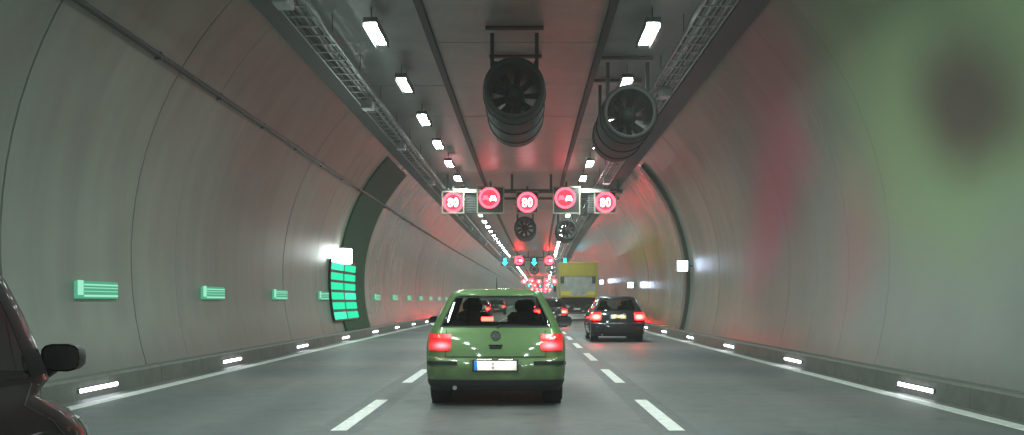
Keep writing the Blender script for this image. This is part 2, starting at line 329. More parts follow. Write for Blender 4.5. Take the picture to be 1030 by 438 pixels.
# ------------------------------------------------------------------ mesh helpers
class MB:
    def __init__(s): s.v = []; s.f = []; s.mi = []; s.m = 0
    def add(s, vs, fs):
        n = len(s.v); s.v += [tuple(v) for v in vs]; s.f += [tuple(i+n for i in f) for f in fs]; s.mi += [s.m]*len(fs); return s
    def box(s, c, d, rz=0, rx=0, ry=0):
        M = Matrix.Rotation(rz, 3, 'Z') @ Matrix.Rotation(ry, 3, 'Y') @ Matrix.Rotation(rx, 3, 'X')
        vs = [Vector(c) + M @ Vector((x*d[0]/2, y*d[1]/2, z*d[2]/2)) for x in (-1, 1) for y in (-1, 1) for z in (-1, 1)]
        return s.add(vs, [(0,1,3,2),(4,6,7,5),(0,4,5,1),(2,3,7,6),(0,2,6,4),(1,5,7,3)])
    def rbox(s, c, d, b=0.01):
        """box with chamfered edges along its longest axis kept cheap: an octagonal prism along y with end chamfers"""
        x, y, z = d[0]/2, d[1]/2, d[2]/2
        prof = [(-x+b,-z),(x-b,-z),(x,-z+b),(x,z-b),(x-b,z),(-x+b,z),(-x,z-b),(-x,-z+b)]
        rings = []
        for yy, k in ((-y, b), (-y+b, 0), (y-b, 0), (y, b)):
            fx = (x-k)/x; fz = (z-k)/z
            rings.append([(c[0]+px*fx, c[1]+yy, c[2]+pz*fz) for px, pz in prof])
        vs = [p for r in rings for p in r]; fs = []
        for i in range(3):
            for j in range(8): fs.append((i*8+j, (i*8+(j+1)%8), ((i+1)*8+(j+1)%8), (i+1)*8+j))
        fs.append(tuple(range(7, -1, -1))); fs.append(tuple(24+j for j in range(8)))
        return s.add(vs, fs)
    def tube(s, pts, r, n=8, cap=True):
        pts = [Vector(p) for p in pts]; rs = r if isinstance(r, (list, tuple)) else [r]*len(pts); vs = []; fs = []
        for i, p in enumerate(pts):
            t = (pts[min(i+1, len(pts)-1)]-pts[max(i-1, 0)]).normalized()
            a = t.orthogonal().normalized() if abs(t.z) > .95 else t.cross(Vector((0,0,1))).normalized()
            b = a.cross(t).normalized()
            for k in range(n):
                th = 2*PI*k/n; vs.append(p+(a*math.cos(th)+b*math.sin(th))*rs[i])
        for i in range(len(pts)-1):
            for k in range(n): fs.append((i*n+k, i*n+(k+1)%n, (i+1)*n+(k+1)%n, (i+1)*n+k))
        if cap: fs.append(tuple(range(n-1, -1, -1))); fs.append(tuple((len(pts)-1)*n+k for k in range(n)))
        return s.add(vs, fs)
    def lathe_y(s, prof, c=(0,0,0), n=32, closed=False):
        """profile [(radius, y)] revolved about the y axis through c"""
        vs = []; fs = []
        for r, y in prof:
            for k in range(n):
                th = 2*PI*k/n; vs.append((c[0]+r*math.cos(th), c[1]+y, c[2]+r*math.sin(th)))
        m = len(prof)
        for i in range(m if closed else m-1):
            j = (i+1) % m
            for k in range(n): fs.append((i*n+k, i*n+(k+1)%n, j*n+(k+1)%n, j*n+k))
        return s.add(vs, fs)
    def lathe_x(s, prof, c=(0,0,0), n=28):
        vs = []; fs = []
        for r, x in prof:
            for k in range(n):
                th = 2*PI*k/n; vs.append((c[0]+x, c[1]+r*math.cos(th), c[2]+r*math.sin(th)))
        for i in range(len(prof)-1):
            for k in range(n): fs.append((i*n+k, i*n+(k+1)%n, (i+1)*n+(k+1)%n, (i+1)*n+k))
        return s.add(vs, fs)
    def prism_y(s, poly, y0, y1):
        """polygon [(x, z)] extruded along y"""
        n = len(poly)
        vs = [(x, y0, z) for x, z in poly]+[(x, y1, z) for x, z in poly]
        fs = [tuple(range(n)), tuple(range(2*n-1, n-1, -1))]+[(i, i+n, (i+1)%n+n, (i+1)%n) for i in range(n)]
        return s.add(vs, fs)
    def ellipsoid(s, c, r, nu=16, nv=10):
        vs = []; fs = []
        for i in range(nv+1):
            ph = PI*i/nv
            for k in range(nu):
                th = 2*PI*k/nu
                vs.append((c[0]+r[0]*math.sin(ph)*math.cos(th), c[1]+r[1]*math.sin(ph)*math.sin(th), c[2]+r[2]*math.cos(ph)))
        for i in range(nv):
            for k in range(nu): fs.append((i*nu+k, (i+1)*nu+k, (i+1)*nu+(k+1)%nu, i*nu+(k+1)%nu))
        return s.add(vs, fs)
    def mesh(s, name, mats, smooth=False):
        me = bpy.data.meshes.new(name); me.from_pydata(s.v, [], s.f); me.update()
        mats = mats if isinstance(mats, (list, tuple)) else [mats]
        for m in mats: me.materials.append(MATS[m])
        if len(mats) > 1:
            for p, i in zip(me.polygons, s.mi): p.material_index = i
        me.validate()
        if smooth: me.shade_smooth()
        return me
    def build(s, name, mats, parent=None, smooth=False):
        o = bpy.data.objects.new(name, s.mesh(name, mats, smooth)); COL.objects.link(o)
        if parent is not None: o.parent = parent
        return o
def mod_smooth(o, ang=35):
    me = o.data
    me.shade_smooth()
    me.set_sharp_from_angle(angle=math.radians(ang))
    return o
def empty(name, loc=(0,0,0), rz=0.0):
    o = bpy.data.objects.new(name, None); COL.objects.link(o); o.location = loc; o.rotation_euler = (0,0,rz); o.empty_display_size = .2
    return o
def tag(o, label=None, cat=None, group=None, kind=None):
    if label: o['label'] = label
    if cat: o['category'] = cat
    if group: o['group'] = group
    if kind: o['kind'] = kind
    return o
KIDS = {}
def kids(o):
    return list(o.children)
def copy_tree(o, parent=None):
    c = o.copy(); COL.objects.link(c); c.parent = parent
    for ch in kids(o): copy_tree(ch, c)
    return c
def put(o, s, x, z=0.0, extra=0.0):
    o.location = (X(s)+x, s, z); o.rotation_euler = (0, 0, yaw(s)+extra); return o
ORD = ['nearest','second','third','fourth','fifth','sixth','seventh','eighth','ninth','tenth','eleventh','twelfth','thirteenth','fourteenth','fifteenth','sixteenth','seventeenth','eighteenth','nineteenth','twentieth']

def sweep(prof, ss):
    """open profile [(x,z)] swept along the alignment"""
    mb = MB(); n = len(prof); vs = []; fs = []
    for s_ in ss:
        for x, z in prof: vs.append((X(s_)+x, s_, z))
    for i in range(len(ss)-1):
        for j in range(n-1): fs.append((i*n+j, i*n+j+1, (i+1)*n+j+1, (i+1)*n+j))
    return mb.add(vs, fs)
def frange(a, b, st):
    out = []; x = a
    while x < b-1e-6: out.append(x); x += st
    return out+[b]
S0, S1, S_NEAR = -40.0, 620.0, 124.0
SS = frange(S0, 90, 5)+frange(100, S1, 20)

# ------------------------------------------------------------------ the setting
road = sweep([(-5.62, 0), (-2.8, 0), (0, 0), (2.8, 0), (5.62, 0)], SS).build('road', 'asphalt'); tag(road, kind='structure')
# dashes: 3 m marks every 5.6 m
dm = MB(); dm.add([(-.08,0,.005),(.08,0,.005),(.08,3.1,.005),(-.08,3.1,.005),(-.08,0,0),(.08,0,0),(.08,3.1,0),(-.08,3.1,0)],
                  [(0,1,2,3),(4,5,1,0),(5,6,2,1),(6,7,3,2),(7,4,0,3)])
dme = dm.mesh('lane_dash', 'road_paint')
s_ = 9.95-5.83*3
while s_ < 260:
    for x in (-1.63, 1.76):
        o = bpy.data.objects.new('lane_dash', dme); COL.objects.link(o); o.parent = road; put(o, s_, x, 0.0)
    s_ += 5.83
pbr('seam_asphalt', (0.112, 0.118, 0.120), rough=0.6, noise=0.3, nscale=5, bump=0.4, bscale=60)
for x in (-1.63, 1.76):
    sweep([(x-.24, .0004), (x-.18, .0022), (x+.16, .0022), (x+.23, .0004)], SS).build('seam_strip', 'seam_asphalt', road)
for x in (-5.26, 5.34):
    o = sweep([(x-.105, .0), (x-.10, .005), (x+.10, .005), (x+.105, .0)], SS).build('edge_line', 'edge_paint', road)
# kerbs: 2 m stones to the middle distance, one run beyond
KX, KH = 5.6, 0.28
for side, nm in ((-1, 'kerb_left'), (1, 'kerb_right')):
    k = sweep([(side*(KX+.02), -.05), (side*(KX+.02), KH-.02), (side*6.0, KH-.02)], SS).build(nm, 'joint'); tag(k, kind='structure')
    st = MB()
    prof = [(0, 0.0), (0.012, KH-.03), (0.035, KH), (0.42, KH)]
    L_ = 1.988
    vs = [(side*(KX+a), y, z) for y in (0, L_) for a, z in prof]+[(side*(KX+a+ (.03 if z < KH else 0)), y, z-(.03 if z == KH else 0)) for y in (0.0, L_) for a, z in prof]
    fs = [(j, j+1, j+5, j+4) for j in range(3)]+[(0+j, j+8, j+9, j+1) for j in range(3)]+[(4+j, 5+j, 13+j, 12+j) for j in range(3)]
    me = st.add(vs, fs).mesh('kerb_stone', 'kerb')
    for i in range(-10, 52):
        o = bpy.data.objects.new('kerb_stone', me); COL.objects.link(o); o.parent = k; put(o, i*2.0, 0, 0)
    far = sweep([(side*KX, 0), (side*(KX+.012), KH-.03), (side*(KX+.035), KH), (side*(KX+.42), KH)], frange(104, S1, 20)).build('kerb_run', 'kerb', k)

# walls: curved lining rings 2 m long with recessed joints
def arc_pts(side, z0, z1, n, off=0.0):
    a0 = math.asin((z0-Z_C)/R_T); a1 = math.asin((z1-Z_C)/R_T)
    return [(side*(R_T+off)*math.cos(a0+(a1-a0)*i/n), Z_C+(R_T+off)*math.sin(a0+(a1-a0)*i/n)) for i in range(n+1)]
for side, nm, mt in ((-1, 'tunnel_wall_left', 'lining_left'), (1, 'tunnel_wall_right', 'lining_right')):
    wall = sweep(arc_pts(side, -.2, Z_CEIL+.3, 18, .05), SS).build(nm, 'joint', smooth=True); tag(wall, kind='structure')
    L_ = 1.994
    inner = arc_pts(side, KH-.03, Z_CEIL+.12, 18); back = arc_pts(side, KH-.03, Z_CEIL+.12, 18, .04)
    n = len(inner); mb = MB(); vs = []
    for y, pr in ((0, back), (0.0, inner), (L_, inner), (L_, back)): vs += [(x, y, z) for x, z in pr]
    fs = []
    for r_ in range(3):
        for j in range(n-1): fs.append((r_*n+j, r_*n+j+1, (r_+1)*n+j+1, (r_+1)*n+j))
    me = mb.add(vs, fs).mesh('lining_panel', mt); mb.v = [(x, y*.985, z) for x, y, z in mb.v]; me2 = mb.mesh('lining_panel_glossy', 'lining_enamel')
    for q in (me, me2):
        for p in q.polygons: p.use_smooth = True
        q.set_sharp_from_angle(angle=math.radians(35))
    for i in range(-15, 62):
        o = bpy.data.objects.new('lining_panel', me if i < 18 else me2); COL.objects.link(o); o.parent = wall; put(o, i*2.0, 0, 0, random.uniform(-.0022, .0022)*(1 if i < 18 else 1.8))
    sweep(arc_pts(side, KH-.03, Z_CEIL+.12, 18), frange(S_NEAR, S1, 20)).build('lining_run', 'lining_enamel', wall, smooth=True)

# suspended ceiling: three strips of slabs with deep dark joints between the strips
ceil = sweep([(-4.6, Z_CEIL+.12), (0, Z_CEIL+.12), (4.6, Z_CEIL+.12)], SS).build('tunnel_ceiling', 'joint'); tag(ceil, kind='structure')
STR = [(-4.02, -1.68), (-1.53, 1.72), (1.87, 4.02)]
for x0, x1 in STR:
    mb = MB(); mb.box(((x0+x1)/2, 1.992/2*2, Z_CEIL+.05), (x1-x0, 3.984, .10)); me = mb.mesh('ceiling_slab', 'ceiling')
    for i in range(-8, 31):
        o = bpy.data.objects.new('ceiling_slab', me); COL.objects.link(o); o.parent = ceil; put(o, i*4.0, 0, random.uniform(-.006, .006))
    sweep([(x0, Z_CEIL+.1), (x0, Z_CEIL), (x1, Z_CEIL), (x1, Z_CEIL+.1)], frange(S_NEAR, S1, 20)).build('ceiling_run', 'ceiling', ceil)
# the ends of the built length, far round the bend and behind the camera
for s_, nm in ((S1, 'tunnel_end_far'), (S0, 'tunnel_end_near')):
    mb = MB(); mb.add([(X(s_)-7, s_, -.1), (X(s_)+7, s_, -.1), (X(s_)+7, s_, 7), (X(s_)-7, s_, 7)], [(0,1,2,3)])
    o = mb.build(nm, 'walkway'); tag(o, kind='structure')

# ------------------------------------------------------------------ fixed equipment along the tunnel
def run_tube(x, z, r, name, mat, label, cat, n=8, s0=-20, s1=400):
    ss = frange(s0, 90, 5)+frange(100, s1, 20)
    o = MB().tube([(X(s)+x, s, z) for s in ss], r, n).build(name, mat, smooth=True)
    return tag(o, label, cat)
xc = wall_x(5.0)-.05
cb = run_tube(-xc, 5.0, .042, 'wall_cable', 'black_cable', 'black cable running high along the left tunnel wall', 'cable')
ss = frange(-18, 120, 3.0)
clip = MB().box((0,0,0), (.13, .05, .11)).mesh('cable_clip', 'grey_steel')
for s_ in ss:
    o = bpy.data.objects.new('cable_clip', clip); COL.objects.link(o); o.parent = cb; put(o, s_, -xc-.03, 5.0)
for x, lab in ((-1.605, 'left'), (1.795, 'right')):
    ss2 = frange(-20, 90, 5)+frange(100, 400, 20)
    mb = sweep([(x-.065, Z_CEIL+.02), (x-.065, Z_CEIL-.07), (x+.065, Z_CEIL-.07), (x+.065, Z_CEIL+.02)], ss2)
    tag(mb.build('cable_channel', 'channel'), 'dark cable channel along the ceiling joint %s of the middle strip' % lab, 'cable channel')

# ladder trays with loose cables in the ceiling corners
def tray(side, x0, x1, z, lab):
    t = empty('cable_tray', (0, 0, z)); tag(t, lab, 'cable tray')
    ss2 = frange(-20, 90, 5)+frange(100, 300, 20)
    for x in (x0, x1):
        sweep([(x-.012, -.05), (x-.012, .05), (x+.012, .05), (x+.012, -.05), (x-.012, -.05)], ss2).build('side_rail', 'galvanised', t)
    rung = MB().box((0,0,0), (x1-x0, .04, .02)).mesh('rung', 'galvanised')
    for s_ in frange(10, 80, 0.6):
        o = bpy.data.objects.new('rung', rung); COL.objects.link(o); o.parent = t; put(o, s_, (x0+x1)/2, -.03)
    rod = MB().tube([(0,0,.02), (0,0,Z_CEIL-z)], .01, 6).mesh('hanger_rod', 'grey_steel')
    for s_ in frange(-18, 120, 3.0):
        for x in (x0+.02, x1-.02):
            o = bpy.data.objects.new('hanger_rod', rod); COL.objects.link(o); o.parent = t; put(o, s_, x, 0)
    for k in range(5):
        xx = x0+.07+k*(x1-x0-.14)/4; ph = random.random()*6
        pts = [(X(s)+xx+.022*math.sin(s*.45+ph)+.012*math.sin(s*1.3+ph*2), s, .012+.012*math.sin(s*.8+ph)) for s in frange(-20, 90, 1.0)+frange(100, 300, 20)]
        MB().tube(pts, random.choice((.02, .026, .032)), 6).build('cable', random.choice(('black_cable', 'galvanised', 'white_steel', 'black_cable')), t, smooth=True)
    # junction boxes hung from the tray
    for s_ in frange(14, 80, 8.3):
        b = MB().rbox((0,0,0), (.26, .42, .2), .015).build('junction_box', 'galvanised', t); put(b, s_+random.uniform(-1.5, 1.5), (x0+x1)/2, -.16)
    return t
tray(-1, -3.72, -3.22, 6.08, 'galvanised cable tray under the left corner of the ceiling')
tray(1, 3.10, 3.60, 6.08, 'galvanised cable tray under the right corner of the ceiling')
# dark drainage and cable duct closing each ceiling corner
for side, lab in ((-1, 'left'), (1, 'right')):
    ss2 = frange(-20, 90, 5)+frange(100, 400, 20)
    a = side*4.28; b_ = side*3.86
    mb = sweep([(a, Z_CEIL+.03), (a-side*.02, Z_CEIL-.28), (b_, Z_CEIL-.20), (b_, Z_CEIL+.03)], ss2)
    tag(mb.build('corner_duct', 'channel'), 'dark duct closing the corner of ceiling and %s wall' % lab, 'duct')

# luminaires: two rows
def make_luminaire():
    r = empty('ceiling_luminaire')
    hb = MB()
    hb.rbox((0,0,.035), (.26, 1.56, .09), .012); hb.build('housing', 'grey_steel', r)
    ln = MB(); ln.add([(-.10,-.74,-.014),(.10,-.74,-.014),(.10,.74,-.014),(-.10,.74,-.014)], [(0,3,2,1)]); ln.build('lens', 'lamp_white', r)
    for sx in (-1, 1): MB().box((sx*.1225, 0, -.045), (.008, 1.54, .075)).build('added_side_skirt', 'channel', r)  # skirts added to keep lamp light off the upper walls
    rb = MB()
    for y in (-.6, .6): rb.tube([(0,y,.08), (0,y,Z_CEIL-6.2)], .012, 6)
    rb.build('hanger', 'grey_steel', r)
    return r
lum = make_luminaire(); first = True
weak = bpy.data.meshes.new('lens'); 
lw = MB(); lw.add([(-.10,-.74,-.014),(.10,-.74,-.014),(.10,.74,-.014),(-.10,.74,-.014)], [(0,3,2,1)]); weak_me = lw.mesh('lens_weak', 'lamp_weak')
bpy.data.meshes.remove(weak)
for x, row in ((-2.47, 'left'), (2.50, 'right')):
    k = 0
    for i in range(-10, 72):
        s_ = 18.2+4.3*i
        o = lum if first else copy_tree(lum)
        first = False
        put(o, s_, x, 6.2)
        dim = i in ((1, 9) if row == 'left' else (1, 6))
        if dim:
            for c in o.children:
                if c.name.startswith('lens'): c.data = weak_me
        if s_ < 16.5: lab, g = 'white ceiling luminaire of the %s row behind or above the viewer' % row, 'luminaires above the viewer'
        elif k < 20:
            lab, g = '%s white ceiling luminaire in view of the %s row' % (ORD[k], row), 'ceiling luminaires in two rows'
            if dim: lab = '%s ceiling luminaire in view of the %s row, burning weakly' % (ORD[k], row)
            k += 1
        else: lab, g = 'tiny far ceiling luminaire in the long %s row' % row, 'far ceiling luminaires of the %s row' % row
        tag(o, lab, 'ceiling light', g)

# kerb lights
def make_kerb_light():
    r = empty('kerb_light')
    MB().rbox((0,0,0), (.024, 1.22, .06), .01).build('housing', 'galvanised', r)
    MB().rbox((.012,0,.0), (.024, 1.20, .052), .01).build('led_bar', 'kerb_led', r)
    return r
kl = make_kerb_light(); first = True
for side, nm in ((-1, 'left'), (1, 'right')):
    k = 0
    for i in range(-5, 34):
        s_ = 13.6+6.2*i
        o = kl if first else copy_tree(kl); first = False
        put(o, s_, side*(KX-.012), .12, 0 if side < 0 else PI)
        if i < 0: lab, g = 'white light bar in the %s kerb beside or behind the viewer' % nm, 'kerb lights beside the viewer'
        elif k < 10: lab, g = '%s white light bar in view in the %s kerb' % (ORD[k], nm), 'light bars set in the kerbs'; k += 1
        else: lab, g = 'tiny far white light bar in the %s kerb' % nm, 'far light bars in the %s kerb' % nm
        tag(o, lab, 'kerb light', g)

# green guide panels along the left wall
def make_guide():
    r = empty('guide_panel')
    MB().rbox((0,0,0), (.05, 1.40, .25), .008).build('backing_plate', 'sign_green', r)
    for z, h, m in ((.075, .022, 'sign_green_bright'), (.03, .012, 'sign_green_bright'), (-.02, .010, 'sign_green_bright'), (-.085, .030, 'sign_green_bright')):
        MB().box((.028, .10, z), (.012, 1.16, h)).build('light_strip', m, r)
    MB().box((.028, -.60, .03), (.012, .17, .21)).build('arrow_block', 'sign_green_bright', r)
    return r
gp = make_guide(); first = True; k = 0
for i in range(-2, 18):
    s_ = 14.6+5.45*i
    if 33 < s_ < 40: continue
    o = gp if first else copy_tree(gp); first = False
    put(o, s_, -wall_x(1.46)+.035, 1.46)
    if i < 0: tag(o, 'green glowing guide panel on the left wall beside or behind the viewer', 'guide sign', 'guide panels beside the viewer'); continue
    if k < 10: lab, g = '%s green glowing guide panel in view on the left wall' % ORD[k], 'green guide panels on the left wall'
    else: lab, g = 'tiny far green guide panel on the left wall', 'far green guide panels'
    k += 1; tag(o, lab, 'guide sign', g)

# portal ribs: green on the left above the exit, grey on the right
def rib(side, s0, s1, z0, z1, depth, name, mat, lab, cat):
    a = arc_pts(side, z0, z1, 24, .0); b_ = arc_pts(side, z0, z1, 24, -depth)
    n = len(a); mb = MB(); vs = []
    for s_, pr in ((s0, a), (s0, b_), (s1, b_), (s1, a)): vs += [(X(s_)+x, s_, z) for x, z in pr]
    fs = []
    for r_ in range(3):
        for j in range(n-1): fs.append((r_*n+j, r_*n+j+1, (r_+1)*n+j+1, (r_+1)*n+j))
    o = mb.add(vs, fs).build(name, mat); mod_smooth(o, 40); return tag(o, lab, cat)
rib(-1, 33.6, 38.6, KH, 6.2, .06, 'portal_rib', 'green_paint_rib', 'dark green painted arch rib above the green lit exit sign repeats', 'arch rib')
rib(1, 35.4, 36.0, KH, 6.2, .14, 'portal_rib', 'dark_rib', 'dark grey arch rib on the right wall behind the bluish sign', 'arch rib')

# exit: one sign's flicker repeats built as stacked green panels, white lamp above
ex = empty('exit_sign_repeats', (X(34.0), 34.0, 0), yaw(34.0)); tag(ex, 'tall stack of glowing green exit sign repeats on the left wall', 'exit sign')
def wall_plate(mb, s0, s1, z0, z1, off, th):
    vs = []
    for s_ in (s0, s1):
        for z in (z0, z1):
            for o_ in (off, off+th):
                a = math.asin((z-Z_C)/R_T); vs.append((-(R_T-o_)*math.cos(a), s_, Z_C+(R_T-o_)*math.sin(a)))
    return mb.add(vs, [(0,1,3,2),(4,6,7,5),(0,4,5,1),(2,3,7,6),(0,2,6,4),(1,5,7,3)])
bbm = MB()
for r_ in range(8): wall_plate(bbm, -2.13, 2.13, .63+r_*.256, .63+(r_+1)*.256, .03, .06)
bbm.build('sign_repeats_backing', 'sign_black', ex)
for r_ in range(6):
    for c in range(2):
        z0 = .68+r_*.33
        wall_plate(MB(), -2.1+c*2.32, -.22+c*2.32, z0, z0+.235, .085, .05).build('green_sign_repeat', 'exit_green' if (r_*2+c) % 5 else 'exit_green_pale', ex)
exl = empty('wall_lamp', (X(33.4)-5.84, 33.4, 2.80), yaw(33.4)); tag(exl, 'bright white lamp above the green exit sign repeats', 'lamp')
MB().rbox((0,0,0), (.40, .34, .54), .02).build('housing', 'white_steel', exl)
MB().rbox((.04,-.175,0), (.44, .03, .50), .008).build('front_lens', 'exit_white', exl)
MB().rbox((.205,0,0), (.03, .30, .46), .008).build('side_lens', 'exit_white', exl)

# bluish lit signs sticking out from the right wall
def make_sos():
    r = empty('emergency_sign')
    MB().rbox((0,0,0), (.40, .14, .40), .02).build('housing', 'white_steel', r)
    MB().rbox((0,-.078,0), (.35, .02, .35), .006).build('lit_face', 'sos_blue', r)
    MB().box((.28,0,.0), (.22, .05, .05)).build('arm', 'grey_steel', r)
    return r
so = make_sos()
for k, (s_, z, lab) in enumerate(((34.6, 2.52, 'nearest bluish white lit emergency sign on the right wall'), (53, 2.15, 'second bluish white lit emergency sign on the right wall'),
                                (76, 2.75, 'third bluish white lit emergency sign, right of the truck'))):
    o = so if k == 0 else copy_tree(so)
    if k: o.scale = (.8, .8, .8)
    put(o, s_, wall_x(z)-.39, z); tag(o, lab, 'emergency sign', 'lit emergency signs on the right wall')

# jet fans
def make_fan():
    r = empty('jet_fan')
    R1 = .575
    c = MB(); c.lathe_y([(R1-.10, 0.0), (R1-.02, -.03), (R1, .03), (R1, 3.3), (R1-.03, 3.36), (R1-.12, 3.3), (R1-.13, 1.2), (R1-.12, .2), (R1-.10, 0.0)], n=40); c.build('casing', 'fan_steel', r, smooth=True)
    for y in (.5, 1.6, 2.7):
        MB().lathe_y([(R1, y), (R1+.02, y), (R1+.02, y+.06), (R1, y+.06)], n=40).build('band', 'fan_dark', r)
    h = MB(); h.lathe_y([(.001, .28), (.10, .31), (.17, .42), (.19, .6), (.19, 2.2), (.12, 2.6), (.001, 2.8)], n=24); h.build('hub', 'fan_steel', r, smooth=True)
    bl = MB(); N_ = 5; vs = []
    for i in range(N_+1):
        rr = .18+(.26*i/N_); tw = math.radians(62-24*i/N_); cw = .11-.02*i/N_
        for sgn in (-1, 1):
            vs.append((rr, .72+sgn*cw*math.sin(tw)*.5*1.6, sgn*cw*math.cos(tw)))
            vs.append((rr, .735+sgn*cw*math.sin(tw)*.5*1.6, sgn*cw*math.cos(tw)))
    fs = []
    for i in range(N_): a = i*4; fs += [(a, a+4, a+6, a+2), (a+1, a+3, a+7, a+5), (a, a+1, a+5, a+4), (a+2, a+6, a+7, a+3)]
    bme = bl.add(vs, fs).mesh('blade', 'fan_steel')
    for k in range(9):
        o = bpy.data.objects.new('blade', bme); COL.objects.link(o); o.parent = r; o.rotation_euler = (0, 2*PI*k/9, 0)
    for y in (.55, 2.75):
        for x in (-.42, .42):
            MB().box((x, y, .78), (.07, .10, .98-(0.25))).build('bracket', 'fan_dark', r)
        MB().box((0, y+.0, 1.25), (1.1, .14, .05)).build('mounting_bar', 'fan_dark', r)
    for k in range(4):                                   # guide vanes that carry the hub
        o = MB().box((0, 1.0, .31), (.014, .5, .30)).build('vane', 'fan_dark', r); o.rotation_euler = (0, PI/4+k*PI/2, 0)
    return r
fan = make_fan()
FANS = [(18.2, .05, 'nearest jet fan, hanging over the middle lane'), (20.5, 2.42, 'near jet fan hanging over the right lane'),
        (52.5, .10, 'jet fan over the middle lane behind the first sign gantry'), (54.0, 2.35, 'jet fan over the right lane behind the first sign gantry'),
        (122.0, .10, 'small far jet fan over the middle lane past the second sign gantry'), (124.0, 2.35, 'small far jet fan over the right lane past the second sign gantry')]
for k, (s_, x, lab) in enumerate(FANS):
    o = fan if k == 0 else copy_tree(fan)
    put(o, s_, x, 5.2); tag(o, lab, 'jet fan', 'jet fans under the ceiling')

# ------------------------------------------------------------------ lane signal gantries
def ring2d(mb, cx, cz, rx, rz, wx, wz, y0, y1, n=28):
    vs = []; fs = []
    for k in range(n):
        c, s_ = math.cos(2*PI*k/n), math.sin(2*PI*k/n)
        vs += [(cx+rx*c, y0, cz+rz*s_), (cx+(rx-wx)*c, y0, cz+(rz-wz)*s_), (cx+rx*c, y1, cz+rz*s_), (cx+(rx-wx)*c, y1, cz+(rz-wz)*s_)]
    for k in range(n):
        a, b_ = k*4, ((k+1) % n)*4
        fs += [(a, b_, b_+1, a+1), (a, a+2, b_+2, b_), (a+1, b_+1, b_+3, a+3)]
    return mb.add(vs, fs)
def disc2d(mb, cx, cz, rx, rz, y, n=28):
    return mb.add([(cx+rx*math.cos(2*PI*k/n), y, cz+rz*math.sin(2*PI*k/n)) for k in range(n)], [tuple(range(n))])
def frame_mb(sz, y0, y1, t):
    mb = MB(); h = sz/2
    mb.box((0, (y0+y1)/2, h-t/2), (sz, y1-y0, t)); mb.box((0, (y0+y1)/2, -h+t/2), (sz, y1-y0, t))
    mb.box((-h+t/2, (y0+y1)/2, 0), (t, y1-y0, sz-2*t)); mb.box((h-t/2, (y0+y1)/2, 0), (t, y1-y0, sz-2*t))
    return mb
def sign_body(sz, name):
    r = empty(name)
    MB().rbox((0, .12, 0), (sz-.02, .22, sz-.02), .01).build('cabinet', 'sign_black', r)
    frame_mb(sz, -.06, .02, .05).build('frame', 'beige_frame', r)
    MB().box((0, .12, sz/2+.10), (.08, .08, .22)).build('hanger', 'grey_steel', r)
    return r
def speed_sign():
    r = sign_body(.92, 'speed_limit_sign')
    ring2d(MB(), 0, 0, .42, .42, .11, .11, -.03, .01, 36).build('red_ring', 'led_red', r)
    disc2d(MB(), 0, 0, .31, .31, .002).build('bloom_disc', 'red_bloom', r)  # disc stands in for the red bloom around the numerals
    d = MB()
    for cz, rz in ((.082, .088), (-.085, .10)): ring2d(d, -.115, cz, .095, rz, .052, .045, -.012, -.002, 20)
    d.build('numeral_eight', 'led_white', r)
    z = MB(); ring2d(z, .115, 0, .095, .185, .052, .06, -.012, -.002, 24); z.build('numeral_zero', 'led_white', r)
    return r
def car_glyph(mb, cx, cz, k, y0, y1):
    """the back view of a car as on the no-overtaking sign"""
    p = [(-.5,-.42),(-.32,-.42),(-.32,-.28),(.32,-.28),(.32,-.42),(.5,-.42),(.5,.02),(.44,.10),(.32,.42),(-.32,.42),(-.44,.10),(-.5,.02)]
    return mb.prism_y([(cx+x*k, cz+z*k) for x, z in p], y0, y1)
def overtaking_sign():
    r = sign_body(1.12, 'no_overtaking_sign')
    zc = .09
    ring2d(MB(), -.05, zc, .43, .43, .10, .10, -.03, .01, 36).build('red_ring', 'led_red', r)
    disc2d(MB(), -.05, zc, .33, .33, .002).build('bloom_disc', 'red_bloom', r)  # same stand-in bloom behind the car symbols
    car_glyph(MB(), -.20, zc, .25, -.012, -.002).build('red_car_symbol', 'led_red', r)
    car_glyph(MB(), .10, zc-.02, .25, -.012, -.002).build('white_car_symbol', 'led_white', r)
    return r
def arrow_sign():
    r = sign_body(.92, 'lane_arrow_sign')
    p = [(0,-.38),(.34,-.02),(.15,-.02),(.15,.38),(-.15,.38),(-.15,-.02),(-.34,-.02)]
    MB().prism_y(p, -.03, .0).build('cyan_arrow', 'led_cyan', r)
    return r
spd, ovt, arr = speed_sign(), overtaking_sign(), arrow_sign()
used = set()
def inst(proto):
    if proto.name not in used: used.add(proto.name); return proto
    return copy_tree(proto)
XS = [-2.75, -1.22, .28, 1.88, 3.47]
SWAP = {}
